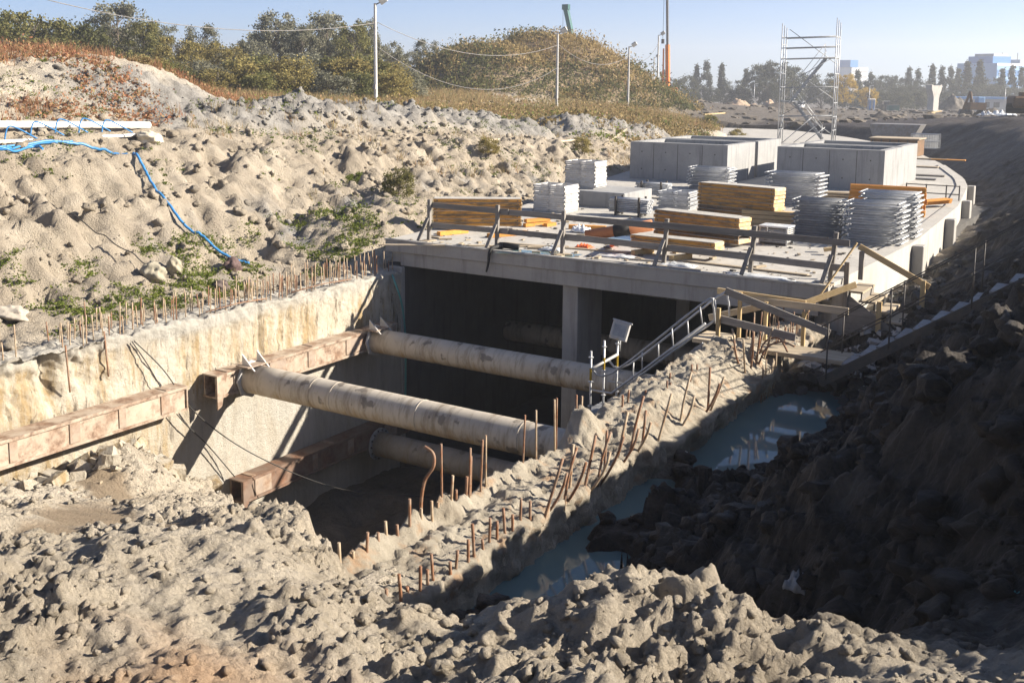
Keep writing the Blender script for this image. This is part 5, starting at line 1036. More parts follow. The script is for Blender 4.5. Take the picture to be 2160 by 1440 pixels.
q2 = (-17.440, 78.587, 0.000); r = thing('sloped_skip', 'dark sloped steel skip behind the formwork box', 'skip', q2); MB().add([(q2[0]-1.2, q2[1], .1), (q2[0]+1.2, q2[1], .1), (q2[0]+1.9, q2[1], 1.45), (q2[0]-1.6, q2[1], 1.45), (q2[0]-1.2, q2[1]+2, .1), (q2[0]+1.2, q2[1]+2, .1), (q2[0]+1.9, q2[1]+2, 1.45), (q2[0]-1.6, q2[1]+2, 1.45)], [(3, 2, 1, 0), (4, 5, 6, 7), (0, 1, 5, 4), (1, 2, 6, 5), (2, 3, 7, 6), (3, 0, 4, 7)]).build('body', MT['steel_grey'], r)
for k, (p, l, mt) in enumerate((((-10.130, 52.744, 0.030), 'dark flat board on the far right roof', 'wood_grey'), ((-11.149, 64.374, 0.030), 'orange board lying on the far right roof', 'wood_orange'), ((-12.139, 64.518, 0.030), 'brown board lying on the far right roof', 'wood_plank'), ((-10.111, 50.585, 0.030), 'grey sheet near the black guard rack', 'steel_grey'), ((-11.423, 58.135, 0.030), 'pale long board across the far roof', 'wood_plank'))): plank('board', l, (p[0]-.9, p[1], p[2]+.02), (p[0]+.9, p[1]+.1, p[2]+.02), .5, .05, mt, 'board')

# ------------------------------------------------------------------ lamp posts and overhead cables
def lamp_post(label, base, h, head=1):
    b = Vector(base); r = thing('lamp_post', label, 'lamp post', b, 'white site lamp posts')
    MB().tube([b-Vector((0, 0, .4)), b+Vector((0, 0, h))], .125, 8, True, .085).build('pole', MT['white_paint'], r)
    ar_ = MB().tube([b+Vector((0, 0, h-.1)), b+Vector((.35, .2, h+.1))], .04, 6).build('arm', MT['steel_grey'], r)
    bevel(MB().box(b+Vector((.42, .25, h+.2)), (.5, .16, .42), (R(25), R(-35), R(30))).build('lamp_head', MT['galvanised'], ar_), .03)
    MB().box(b+Vector((0, -.13, 1.2)), (.2, .1, .3)).build('switch_box', MT['steel_grey'], r)
    return b+Vector((0, 0, h))
LPB = [(-43.441, 53.588, 2.503), (-43.353, 76.549, 1.583), (-46.429, 96.090, 1.196), (-53.420, 118.405, 0.643), (-63.901, 140.338, 0.104)]
LPB = [(p[0], p[1], gz(p[0], p[1])) for p in LPB]
hs = [6.35, 6.35, 6.3, 6.3, 6.2]
tops = [lamp_post('%s white lamp post %s' % (n_, w_), p, h) for p, h, (n_, w_) in zip(LPB, hs, (('nearest', 'standing behind the spoil ridge at the left'), ('second', 'before the grassy hill'), ('third', 'at the right foot of the hill'), ('fourth', 'left of the orange crane'), ('farthest', 'behind the hill by the crane')))]
p0 = Vector((-47.895, 32.739, 8.093))
cb = [(p0, tops[0]-Vector((0, 0, 1.2)), 1.0, 'overhead cable running from the upper left to the nearest lamp post'), (tops[0]-Vector((0, 0, 1.1)), tops[1]-Vector((0, 0, 1.0)), 1.4, 'upper overhead cable between the first two lamp posts'), (tops[0]-Vector((0, 0, 2.6)), tops[1]-Vector((0, 0, 2.8)), 2.2, 'lower slack cable between the first two lamp posts'), (tops[1]-Vector((0, 0, .9)), tops[2]-Vector((0, 0, .9)), 1.2, 'overhead cable between the second and third lamp posts'), (tops[2]-Vector((0, 0, .9)), tops[3]-Vector((0, 0, .9)), 1.2, 'overhead cable between the third and fourth lamp posts')]
for a, b, s, l in cb: tag(MB().tube(sag(a, b, s), .022, 5).build('overhead_cable', MT['steel_grey'], None, True), l, 'cable')

# ------------------------------------------------------------------ far site: cranes, vehicles, people, pier
def at_g(p): return Vector((p[0], p[1], gz(p[0], p[1])))
b = at_g((-69.641, 158.378, 1.343)); r = thing('mobile_crane', 'orange mobile crane with raised boom beyond the hill', 'crane', b)
vr = Vector((math.cos(YAW), math.sin(YAW), 0))
bevel(MB().box(b+Vector((0, 0, 1.3)), (2.6, 5, 1.3), (0, 0, .5)).build('superstructure', MT['paint_orange'], r), .1); bevel(MB().box(b+Vector((0, 0, .45)), (2.8, 7, .8), (0, 0, .5)).build('carrier', MT['white_paint'], r), .08); MB().box(b-vr*1.6+Vector((0, 0, 1.5)), (.9, 1.6, 1.2), (0, 0, .5)).build('counterweight', MT['dark_steel'], r)
MB().beam(b+Vector((0, 0, 1.5)), b-vr*.25+Vector((0, 0, 8.6)), .55, .55, (1, 0, 0)).build('boom_base', MT['paint_orange'], r); MB().beam(b-vr*.25+Vector((0, 0, 8.4)), b-vr*.7+Vector((0, 0, 21)), .3, .3, (1, 0, 0)).build('boom_extension', MT['dark_steel'], r)
MB().tube([b-vr*.8+Vector((0, 0, 1.6)), b-vr*.85+Vector((0, 0, 8))], .12, 6).build('boom_ram', MT['paint_orange'], r); MB().tube([b-vr*1.0+Vector((0, 0, 20.8)), b-vr*1.0+Vector((0, 0, 9.3))], .03, 5).build('hoist_rope', MT['dark_steel'], r); MB().box(b-vr*1.0+Vector((0, 0, 9.1)), (.35, .35, .7)).build('hook_block', MT['dark_steel'], r)
for k in range(4): c = b+Vector((math.cos(.5+1.57)*(k-1.5)*1.7, math.sin(.5+1.57)*(k-1.5)*1.7, .45))-vr*.2; MB().tube([c-vr*1.1, c+vr*1.5], .45, 12).build('axle_wheels', MT['tyre'], r)
a = Vector((-90.591, 164.996, 12.058)); c = Vector((-91.869, 164.967, 16.641)); r = thing('crane_boom', 'dark teal crane boom rising behind the grassy hill', 'crane', (a.x, a.y, gz(a.x, a.y)))
lo = Vector((a.x+1.5, a.y+1.5, gz(a.x, a.y)+1)); MB().beam(lo, c, .75, .75, (1, 0, 0)).build('boom', MT['paint_teal'], r); MB().box(c+Vector((0, 0, .2)), (1.2, .8, .9)).build('boom_head', MT['paint_teal'], r); MB().tube([c-vr*.5, c-vr*.5-Vector((0, 0, 7))], .03, 5).build('hoist_rope', MT['dark_steel'], r); MB().box(lo, (3, 6, 2)).build('cab_body', MT['paint_teal'], r)
def car(label, p, yaw, mat, van=False, name='parked_car'):
    b = at_g(p); r = thing(name, label, 'van' if van else 'car', b, 'parked vehicles on the far site', yaw); L = 4.6; W = 1.8; H = 2.0 if van else 1.75
    pr = [(-L/2, .35), (-L/2, 1.0), (-L/2+.15, H*.97), (L*.12, H), (L*.27, 1.1), (L/2-.1, .92), (L/2, .6), (L/2, .35)]
    bm = MB(); n = len(pr); bm.add([(x, -W/2, z) for x, z in pr]+[(x, W/2, z) for x, z in pr], [tuple(range(n-1, -1, -1)), tuple(range(n, 2*n))]+[(k, (k+1) % n, n+(k+1) % n, n+k) for k in range(n)])
    me = bm.mesh('body'); link_mesh('body', me, MT[mat], r)
    for s in (-1, 1):
        q = MB().add([(-L/2+.4, s*(W/2+.006), 1.05), (L*.2, s*(W/2+.006), 1.05), (L*.09, s*(W/2+.006), H-.15), (-L/2+.4, s*(W/2+.006), H-.15)], [(0, 1, 2, 3)]); link_mesh('side_window', q.mesh('side_window'), MT['glass_dark'], r)
        for x in (-L*.32, L*.32): wh = link_mesh('wheel', MB().tube([(x, s*(W/2-.16), .33), (x, s*(W/2+.03), .33)], .33, 14).mesh('wheel'), MT['tyre'], r); link_mesh('rim', MB().tube([(x, s*(W/2+.031), .33), (x, s*(W/2+.04), .33)], .2, 10).mesh('rim'), MT['galvanised'], wh)
        link_mesh('headlight', MB().box((L/2-.02, s*.65, .78), (.08, .3, .16)).mesh('headlight'), MT['plastic_white'], r)
    q = MB().add([(L*.135, -W/2+.1, H-.04), (L*.135, W/2-.1, H-.04), (L*.275, W/2-.1, 1.13), (L*.275, -W/2+.1, 1.13)], [(0, 1, 2, 3)]); o = link_mesh('windscreen', q.mesh('windscreen'), MT['glass_dark'], r); o.location = (.012, 0, .012); return r
car('dark blue parked car left of the portable toilet', (-77.586, 307.361, -2.314), YAW, 'car_blue'); car('white parked van seen through the scaffold tower', (-82.350, 268.871, -1.563), YAW+R(65)+math.pi, 'car_white', True, 'parked_van')
b = at_g((-54.689, 226.628, -1.416)); r = thing('portable_toilet', 'white and blue portable toilet cabin on the far site', 'toilet', b); bevel(MB().box(b+Vector((0, 0, 1.1)), (1.2, 1.2, 2.2), (0, 0, YAW)).build('cabin', MT['white_paint'], r), .05)
bevel(MB().box(b+Vector((0, 0, 2.3)), (1.3, 1.3, .25), (0, 0, YAW)).build('roof', MT['plastic_white'], r), .08)
for s in (-.45, .35): q = b+vr*s+Vector((math.sin(YAW), -math.cos(YAW), 0))*.61; MB().box(q+Vector((0, 0, 1.1)), (.22, .03, 2.0), (0, 0, YAW)).build('door_stripe', MT['facade_blue'], r)
b = at_g((-52.076, 234.195, -1.404)); r = thing('teal_container', 'low teal tank beside a tractor on the far site', 'container', b); MB().box(b+Vector((0, 0, .6)), (2.2, 1.4, 1.2), (0, 0, YAW)).build('body', MT['paint_teal'], r); MB().box(b+Vector((0, 0, 1.25)), (2.3, 1.5, .08), (0, 0, YAW)).build('rim', MT['steel_grey'], r)
b = at_g((-61.259, 270.178, -0.928)); r = thing('tractor', 'small dark tractor with cab on the far site', 'tractor', b)
for s, rad in ((-.8, .85), (1.2, .5)): c = b+vr*s; MB().tube([c+Vector((.6, -.9, rad)), c+Vector((-.6, .9, rad))], rad, 14).build('wheels', MT['tyre'], r)
MB().box(b+vr*.8+Vector((0, 0, 1.1)), (2.0, .9, .7), (0, 0, YAW)).build('bonnet', MT['brown_rust_machine'], r); MB().box(b-vr*.6+Vector((0, 0, 1.7)), (1.3, 1.3, 1.2), (0, 0, YAW)).build('cab', MT['glass_dark'], r); MB().box(b-vr*.6+Vector((0, 0, 2.36)), (1.5, 1.5, .12), (0, 0, YAW)).build('cab_roof', MT['white_paint'], r)
# bridge pier with flared head
b = at_g((-43.048, 228.026, -0.708)); r = thing('bridge_pier', 'pale concrete bridge pier with flared head on the far site', 'bridge pier', b, None, YAW+.6)
pr = [(.85, 0), (.85, 2.4), (1.0, 3.0), (1.35, 3.7), (1.62, 4.3), (1.65, 5.05), (1.25, 5.15), (1.2, 4.95), (-1.2, 4.95), (-1.25, 5.15), (-1.65, 5.05), (-1.62, 4.3), (-1.35, 3.7), (-1.0, 3.0), (-.85, 2.4), (-.85, 0)]
n = len(pr); bm = MB(); bm.add([(x, -.7, z) for x, z in pr]+[(x, .7, z) for x, z in pr], [tuple(range(n-1, -1, -1)), tuple(range(n, 2*n))]+[(k, (k+1) % n, n+(k+1) % n, n+k) for k in range(n)]); link_mesh('shaft', bm.mesh('shaft'), MT['concrete_deck'], r)
link_mesh('footing', MB().bb(-1.6, 1.6, -1.3, 1.3, -.3, .12).mesh('footing'), MT['concrete_deck'], r)
# people in orange vests
def person(label, p, face, arm):
    b = at_g(p); r = thing('person', label, 'person', b, 'workers in orange vests', face)
    J = [(0, 0, .92), (0, 0, 1.2), (0, 0, 1.45), (0, 0, 1.56), (0, .01, 1.70), (-.1, 0, .88), (-.12, .03, .48), (-.12, 0, .08), (-.12, .14, .04), (.1, 0, .88), (.13, -.03, .48), (.14, -.05, .08), (.14, .09, .04), (-.2, 0, 1.42), (-.27, .02, 1.15), (-.24, .14+arm, .95+arm), (.2, 0, 1.42), (.27, .02, 1.15), (.25, .12, .92)]
    E = [(0, 1), (1, 2), (2, 3), (3, 4), (0, 5), (5, 6), (6, 7), (7, 8), (0, 9), (9, 10), (10, 11), (11, 12), (2, 13), (13, 14), (14, 15), (2, 16), (16, 17), (17, 18)]
    rad = [.15, .15, .16, .06, .11, .1, .075, .055, .045, .1, .075, .055, .045, .07, .05, .04, .07, .05, .04]
    me = bpy.data.meshes.new('body'); me.from_pydata(J, E, []); o = link_mesh('body', me, MT['trousers'], r); sm = o.modifiers.new('skin', 'SKIN'); 
    for v, q in zip(me.skin_vertices[0].data, rad): v.radius = (q, q*.8)
    me.skin_vertices[0].data[0].use_root = True; o.modifiers.new('sub', 'SUBSURF').levels = 1
    v = MB().tube([(0, 0, .95), (0, 0, 1.15), (0, 0, 1.35), (0, 0, 1.47)], .215, 12, True, .17); link_mesh('vest', v.mesh('vest', smooth=True), MT['vest_orange'], r)
    bm = bmesh.new(); bmesh.ops.create_icosphere(bm, subdivisions=2, radius=.125); hm = bpy.data.meshes.new('face'); bm.to_mesh(hm); bm.free(); f = link_mesh('face', hm, MT['skin'], r); f.location = (0, .03, 1.66)
    h = MB().tube([(0, 0, 1.72), (0, 0, 1.78), (0, 0, 1.84)], .15, 10, True, .07); link_mesh('helmet', h.mesh('helmet', smooth=True), MT['vest_orange'], r)
person('left worker in orange vest and helmet by the bridge pier', (-44.166, 247.411, -1.475), YAW+math.pi, .1); person('right worker in orange vest and helmet by the dirt heap', (-43.213, 248.004, -1.465), YAW+2.6, .0); person('worker in orange vest at the foot of the bridge pier', (-45.081, 234.993, -1.261), YAW+3.6, .15)
# excavator near the right edge, dark machine at the edge
b = at_g((-25.005, 162.130, 0.307)); r = thing('excavator', 'dark excavator with upright arm among heaps at the right', 'excavator', b)
for s in (-1, 1): bevel(MB().box(b+vr*s*.9+Vector((0, 0, .4)), (.5, 2.6, .8), (0, 0, YAW)).build('track', MT['dark_steel'], r), .2)
MB().box(b+Vector((0, 0, 1.3)), (2.2, 2.2, 1.0), (0, 0, YAW)).build('house', MT['brown_rust_machine'], r); bevel(MB().box(b+vr*.6+Vector((0, 0, 1.9)), (.9, 1.2, 1.3), (0, 0, YAW)).build('cab', MT['facade_sky'], r), .05)
MB().beam(b-vr*.5+Vector((0, 0, 1.4)), b-vr*.8+Vector((0, 0, 3.2)), .35, .35, (1, 0, 0)).build('boom', MT['brown_rust_machine'], r); MB().beam(b-vr*.8+Vector((0, 0, 3.3)), b-vr*1.7+Vector((0, 0, .6)), .3, .3, (1, 0, 0)).build('dipper', MT['brown_rust_machine'], r); MB().box(b-vr*1.8+Vector((0, 0, .4)), (.8, .6, .7), (0, .4, YAW)).build('bucket', MT['dark_steel'], r)
b = at_g((-12.069, 105.013, 1.693)); r = thing('dump_truck', 'rusty brown truck body at the right picture edge', 'truck', b)
bevel(MB().box(b+Vector((0, 0, 1.0)), (2.6, 3.5, 1.0), (0, 0, .3)).build('body', MT['brown_rust_machine'], r), .15); MB().box(b+vr*.2+Vector((0, 0, 1.6)), (1.4, 1.4, .5), (0, 0, .3)).build('cab', MT['brown_rust_machine'], r)
for s in (-1.1, 1.1): MB().tube([b+Vector((-1.4, s, .45)), b+Vector((1.4, s, .45))], .45, 12).build('wheels', MT['tyre'], r)
# heaps on the far site
def heap(name, label, p, rx, ry, h, dark, seed):
    n = 34; u = np.linspace(-1, 1, n); U, V_ = np.meshgrid(u, u, indexing='ij'); d = np.sqrt(U**2+V_**2); Z = h*np.maximum(0, 1-d**1.4)*(1+.35*fbm(U*2+seed, V_*2, seed, 4)); X = U*rx; Y = V_*ry
    c, s = math.cos(YAW), math.sin(YAW); bx = at_g(p); P_ = np.stack([X*c-Y*s, X*s+Y*c, Z-.25], -1).reshape(-1, 3); idx = np.arange(n*n).reshape(n, n); F = np.stack([idx[:-1, :-1], idx[1:, :-1], idx[1:, 1:], idx[:-1, 1:]], -1).reshape(-1, 4)
    z0 = np.zeros(n*n); o = link_mesh(name, np_mesh(name, P_, F, True, {'wet': z0+dark, 'grey': z0, 'damp': z0, 'rust': z0+(.5 if dark < .3 else 0)}), MT['soil']); o.location = bx; return tag(o, label, 'heap', 'heaps on the far site')
heap('soil_heap', 'dark soil heap right of the bridge pier', (-41.237, 240.940, -1.287), 4.2, 3, 3.3, .85, 3); heap('soil_heap', 'tan soil heap left of the scaffold tower', (-74.353, 202.771, -0.027), 3.2, 2.5, 1.7, .0, 5); heap('soil_heap', 'pale soil heap directly left of the scaffold tower', (-67.515, 201.067, -0.051), 2.0, 2, 1.7, .0, 7); heap('soil_heap', 'low tan heap between the two paler heaps', (-72.512, 206.258, -0.225), 2.2, 2, 1.0, .1, 9)
heap('soil_heap', 'dark low heap at the foot of the scaffold tower view', (-57.684, 177.436, -0.143), 4.5, 3, 1.3, .9, 11); heap('soil_heap', 'dark mound on the cutting edge right of the scaffold tower', (-33.146, 145.177, 0.217), 3.2, 2.4, 1.2, .9, 12); heap('soil_heap', 'dark heap before the low building at the right', (-22.988, 163.385, 0.329), 4.0, 2.4, 1.3, .9, 14)
for k, p in enumerate(((-18.877, 136.328, 0.977), (-17.773, 133.435, 0.902), (-19.218, 132.509, 0.727), (-17.476, 136.016, 1.017))): crumple('plastic_sheet', '%s crumpled blue white sheet on the right heap' % ('upper', 'right', 'lower', 'rightmost')[k], at_g(p), 2.2, 1.4, .8, 'plastic_sheet', 'plastic sheet', 40+k)
for k, (p, q) in enumerate((((-30.567, 158.702, 0.443), (-29.429, 161.868, 0.940)), ((-28.598, 148.007, 0.266), (-28.237, 150.652, 0.528)), ((-42.552, 106.195, 1.035), (-41.498, 109.254, 1.197)), ((-37.227, 92.839, 0.918), (-36.287, 95.828, 1.088)))):
    a, c = at_g(p), at_g(q); a.z += .35; c.z += .5; tag(MB().beam(a, c, .3, .12).build('pale_beam', MT['wood_new']), '%s pale timber lying on the far bank' % ('long', 'short', 'upper left', 'lower left')[k], 'timber')
n = 900; dd_ = rng.uniform(105, 270, n); pxx = rng.uniform(1440, 2250, n); an = YAW-np.arctan((pxx-1080)/2273.5); xx = -np.sin(an)*dd_; yy = np.cos(an)*dd_; zz = height(xx, yy, 1); VV = []; FF = []; o_ = 0
for i in range(n):
    V, F = CRUMB[i % 10]; s_ = .12+.55*rng.random()**3; VV.append(V*s_*np.array([1.3, 1.3, .8])+np.array([xx[i], yy[i], zz[i]])); FF.append(F+o_); o_ += len(V)
V = np.vstack(VV); tag(link_mesh('site_rubble', np_mesh('site_rubble', V, np.vstack(FF), False, {'wet': np.full(len(V), .7), 'grey': np.zeros(len(V)), 'damp': np.zeros(len(V)), 'rust': np.zeros(len(V)), 'bank': np.zeros(len(V))}), MT['soil']), 'dark lumps of soil strewn over the far building site', 'soil', kind='stuff')
# far buildings
def building(label, cx_px, D, wd, dp, h, parts):
    b = at_g(cx_px); r = thing('office_building' if 'office' in label else 'far_building', label, 'building', b, None, YAW)
    return r
b = at_g((-50.747, 466.320, -4.294)); r = thing('office_building', 'large blue and white office building at the right edge', 'building', b, None, YAW+.5)
W = 46; H = 16
link_mesh('wall', MB().bb(-W/2, W/2, 0, 18, -2, H).mesh('wall'), MT['facade_sky'], r)
for z0, z1, m in ((11.2, 13.4, 'facade_blue'), (7.0, 9.6, 'facade_blue'), (H-.9, H, 'facade_white'), (2.5, 5.2, 'facade_blue')): link_mesh('window_band', MB().bb(-W/2-.05, W/2+.05, -.08, -.02, z0, z1).mesh('window_band'), MT[m], r)
for k in range(16): link_mesh('mullion', MB().bb(-W/2+1.4+k*2.9, -W/2+1.6+k*2.9, -.14, -.081, 2.5, 13.4).mesh('mullion'), MT['facade_white'], r)
link_mesh('roof_storey', MB().bb(-W/2+1.2, -W/2+11.5, 3, 14, H, H+2.6).mesh('roof_storey'), MT['facade_blue'], r); link_mesh('roof_plant', MB().bb(-W/2+2.2, -W/2+10.5, 3.5, 12, H+2.6, H+3.6).mesh('roof_plant'), MT['facade_grey'], r); link_mesh('roof_hut', MB().bb(-W/2+17, -W/2+20, 3, 9, H, H+1.6).mesh('roof_hut'), MT['facade_grey'], r)
for k in (-14, -5, 1): link_mesh('antenna_mast', MB().tube([(k, 5, H), (k, 5, H+4.2)], .15, 5).mesh('antenna_mast'), MT['steel_grey'], r)
b = at_g((-48.860, 313.299, -2.320)); r = thing('low_building', 'long low grey building with blue roof edge behind the heap', 'building', b, None, YAW); link_mesh('wall', MB().bb(-9, 9, 0, 8, -1, 3.4).mesh('wall'), MT['facade_grey'], r); link_mesh('roof', MB().bb(-9.4, 9.4, -.5, 8.5, 3.4, 4.0).mesh('roof'), MT['facade_blue'], r)
for k in range(6): link_mesh('window', MB().bb(-8+k*2.7, -6.4+k*2.7, -.06, -.01, 1.2, 2.6).mesh('window'), MT['glass_dark'], r)
b = at_g((-162.242, 634.122, -8.742)); r = thing('tower_block', 'distant white tower block with blue top floor', 'building', b, None, YAW+.5); link_mesh('wall', MB().bb(-4, 9, 0, 12, -2, 17).mesh('wall'), MT['facade_white'], r); link_mesh('top_floor', MB().bb(-5.5, .5, -.3, 8, 17.01, 21).mesh('top_floor'), MT['facade_blue'], r)
for k in range(5): link_mesh('window_band', MB().bb(-3.4, 8.4, -.07, -.01, 2+k*3, 3.3+k*3).mesh('window_band'), MT['facade_grey'], r)
for k, p in enumerate(((-88.755, 253.105, -0.998), (-62.659, 257.304, -1.643), (-37.397, 284.876, -1.576))):
    b = at_g(p); r = thing('street_lamp', '%s slim street lamp on the far road' % ('left', 'middle', 'right')[k], 'street lamp', b, 'street lamps on the far road'); MB().tube([b, b+Vector((0, 0, 5.6))], .09, 6).build('pole', MT['galvanised'], r, True); MB().beam(b+Vector((0, 0, 5.6)), b+vr*.9+Vector((0, 0, 5.8)), .2, .12).build('lamp_head', MT['plastic_white'], r)

# ------------------------------------------------------------------ vegetation
def quads(P_, size, flat=.0, tall=1.0):
    """one randomly turned leaf face at every point"""
    n = len(P_); a = rng.normal(size=(n, 3)); a /= np.linalg.norm(a, axis=1)[:, None]; b = rng.normal(size=(n, 3)); b -= (a*b).sum(1)[:, None]*a; b /= np.linalg.norm(b, axis=1)[:, None]
    s = size*(.6+.8*rng.random((n, 1))); V = np.stack([P_-a*s*.5, P_+b*s*.35*tall, P_+a*s*.5, P_-b*s*.35*tall], 1).reshape(-1, 3); return V, np.arange(4*n).reshape(n, 4)
def blades(x, y, z, h, w, lean=.35):
    n = len(x); a = rng.random(n)*6.28; l = lean*rng.random(n)*h; b = rng.random(n)*6.28; dx = np.cos(a)*w; dy = np.sin(a)*w
    V = np.stack([np.stack([x-dx, y-dy, z-.03], 1), np.stack([x+dx, y+dy, z-.03], 1), np.stack([x+np.cos(b)*l, y+np.sin(b)*l, z+h], 1)], 1).reshape(-1, 3); return V, np.arange(3*n).reshape(n, 3)
def tree_proto(kind, seed):
    rg = np.random.default_rng(seed); global rng; keep = rng; rng = rg
    if kind == 'poplar': H, Wd, nb, nl, ls = 10, 1.25, 30, 90, .40
    elif kind == 'tall': H, Wd, nb, nl, ls = 9.5, 3.3, 60, 130, .25
    elif kind == 'bush': H, Wd, nb, nl, ls = 4.0, 2.6, 40, 110, .20
    else: H, Wd, nb, nl, ls = 7.5, 3.7, 60, 130, .26
    tb = MB(); tb.tube([(0, 0, -.5), (.08, .05, H*.3), (-.05, .08, H*.6), (.05, 0, H*.85)], .16 if kind != 'bush' else .06, 6, True, .03)
    pts = []
    for k in range(nb):
        if kind == 'poplar': t = rg.random(); z = H*(.12+.88*t); rad = Wd*math.sin(math.pi*min(1, .12+.88*t)**.8)*.75; br = .55
        elif kind == 'bush': z = H*(.15+.75*rg.random()); rad = Wd*math.sqrt(max(0, 1-(z/H)**2))*.8; br = .6
        else: z = H*(.22+.74*rg.random()); q = (z/H-.58)/.46; rad = Wd*math.sqrt(max(.02, 1-q*q)); br = .75
        a = rg.random()*6.28; rr = rad*math.sqrt(.25+.75*rg.random()); c = np.array([math.cos(a)*rr, math.sin(a)*rr, z])
        tb.tube([(0, 0, max(.3, z-rr*.8)), (c[0]*.5, c[1]*.5, z-rr*.3), tuple(c)], .05 if kind != 'bush' else .025, 4, False, .012)
        m = int(nl*(.5+rg.random())); br *= (.6+.7*rg.random()); d = rg.normal(size=(m, 3))*br*.5*np.array([1, 1, .7 if kind != 'poplar' else 1.3]); pts.append(c+d)
    V, F = quads(np.vstack(pts), ls); me = np_mesh('crown', V, F, False); tm = tb.mesh('trunk', smooth=True); tm.materials.append(MT['bark']); rng = keep
    return tm, me, H
TP = {k: [tree_proto(k, s+i*7) for i in range(3)] for k, s in (('tall', 101), ('round', 131), ('bush', 151), ('poplar', 171))}
TREE_CROWNS = {}
def tree(kind, mat, label, p, h, wscale=1.0, group=None, name='tree', cat='tree'):
    i = rng.integers(3); tm, cm, H = TP[kind][i]; key = (kind, int(i), mat)
    if key not in TREE_CROWNS: c = cm.copy(); c.materials.append(MT[mat]); TREE_CROWNS[key] = c
    r = thing(name, label, cat, (p[0], p[1], gz(p[0], p[1])), group, rng.random()*6.28); s = h/H; r.scale = (s*wscale, s*wscale, s)
    link_mesh('trunk', tm, None, r); link_mesh('crown', TREE_CROWNS[key], None, r); return r
ordn = ['first', 'second', 'third', 'fourth', 'fifth', 'sixth', 'seventh', 'eighth', 'ninth', 'tenth', 'eleventh', 'twelfth', 'thirteenth', 'fourteenth', 'fifteenth', 'sixteenth', 'seventeenth', 'eighteenth', 'nineteenth', 'twentieth']
def hgt(D, top, p): return (0, 0)
PXM = 2273.5
# trees beyond the left bank: pixel column is only a bearing, the distance and the height are real
left_trees = [((-86.135, 56.752, 9.268), 'round', 'leaf_olive', 1.0), ((-80.604, 55.441, 9.335), 'round', 'leaf_olive', 1.0), ((-85.712, 61.723, 8.989), 'round', 'leaf_dark', 1.0), ((-80.582, 60.095, 8.646), 'round', 'leaf_dark', .95), ((-82.593, 65.173, 10.943), 'tall', 'leaf_grey', 1.0), ((-74.651, 61.434, 8.869), 'tall', 'leaf_olive', .8), ((-77.557, 65.620, 9.142), 'tall', 'leaf_grey', .8), ((-70.417, 61.448, 7.451), 'round', 'leaf_autumn', .9), ((-76.688, 69.707, 9.035), 'tall', 'leaf_grey', .75), ((-68.786, 64.777, 7.089), 'round', 'leaf_autumn', 1.0), ((-71.245, 70.468, 7.597), 'round', 'leaf_grey', .9), ((-75.468, 77.868, 10.664), 'tall', 'leaf_grey', .9), ((-70.418, 76.020, 9.306), 'tall', 'leaf_grey', .8), ((-71.189, 80.516, 10.620), 'tall', 'leaf_grey', .95), ((-65.002, 77.029, 9.460), 'tall', 'leaf_olive', .75), ((-66.652, 80.849, 9.997), 'tall', 'leaf_grey', .6), ((-68.435, 86.527, 7.913), 'round', 'leaf_grey', .8), ((-77.312, 104.969, 8.977), 'tall', 'leaf_grey', .9), ((-74.618, 106.515, 8.225), 'round', 'leaf_grey', .9), ((-88.041, 55.600, 9.448), 'round', 'leaf_dark', 1.0)]
for q_ in ():
    pass
back_trees = [((-100.001, 67.103, 8.890), 'leaf_olive'), ((-97.364, 68.713, 8.730), 'leaf_dark'), ((-94.878, 72.703, 9.148), 'leaf_olive'), ((-91.774, 74.587, 8.894), 'leaf_grey'), ((-90.217, 77.771, 7.940), 'leaf_grey'), ((-86.420, 80.068, 7.591), 'leaf_autumn'), ((-84.104, 81.477, 7.421), 'leaf_grey'), ((-83.379, 84.550, 8.894), 'leaf_grey'), ((-79.163, 87.256, 9.436), 'leaf_grey'), ((-76.592, 88.823, 9.265), 'leaf_olive'), ((-75.610, 93.931, 7.734), 'leaf_grey'), ((-75.387, 98.743, 7.246), 'leaf_grey')]
desc = {'leaf_olive': 'olive green', 'leaf_dark': 'dark green', 'leaf_grey': 'grey green', 'leaf_autumn': 'yellowish autumn', 'leaf_far': 'hazy grey green', 'leaf_yellow': 'bright yellow'}
for i, (p, k, m, ws) in enumerate(left_trees):
    g = gz(p[0], p[1]); tree(k, m, '%s tree beyond the left bank, %s from the left' % (desc[m], ordn[i]) if i < 19 else 'dark green tree at the left picture edge', p, max(3, p[2]-g), ws, 'trees beyond the left bank', 'broadleaf_tree')
for i, (p, m) in enumerate(back_trees): tree('round', m, '%s tree in the rear row beyond the left bank, %s from the left' % (desc[m], ordn[i]), p, max(3, p[2]-gz(p[0], p[1])), 1.15, 'trees beyond the left bank', 'broadleaf_tree')
und = [(40, 130, 80), (100, 130, 80), (160, 125, 82), (215, 105, 82), (265, 110, 82), (310, 120, 80), (350, 130, 80), (400, 130, 84), (440, 125, 80), (490, 130, 84), (530, 120, 82), (570, 115, 84), (610, 118, 80), (650, 110, 82), (690, 120, 84), (730, 118, 82), (770, 115, 84), (810, 130, 86), (850, 140, 90), (380, 150, 72), (460, 150, 72), (540, 155, 72), (620, 150, 74), (700, 150, 74), (760, 150, 76), (830, 155, 80)]
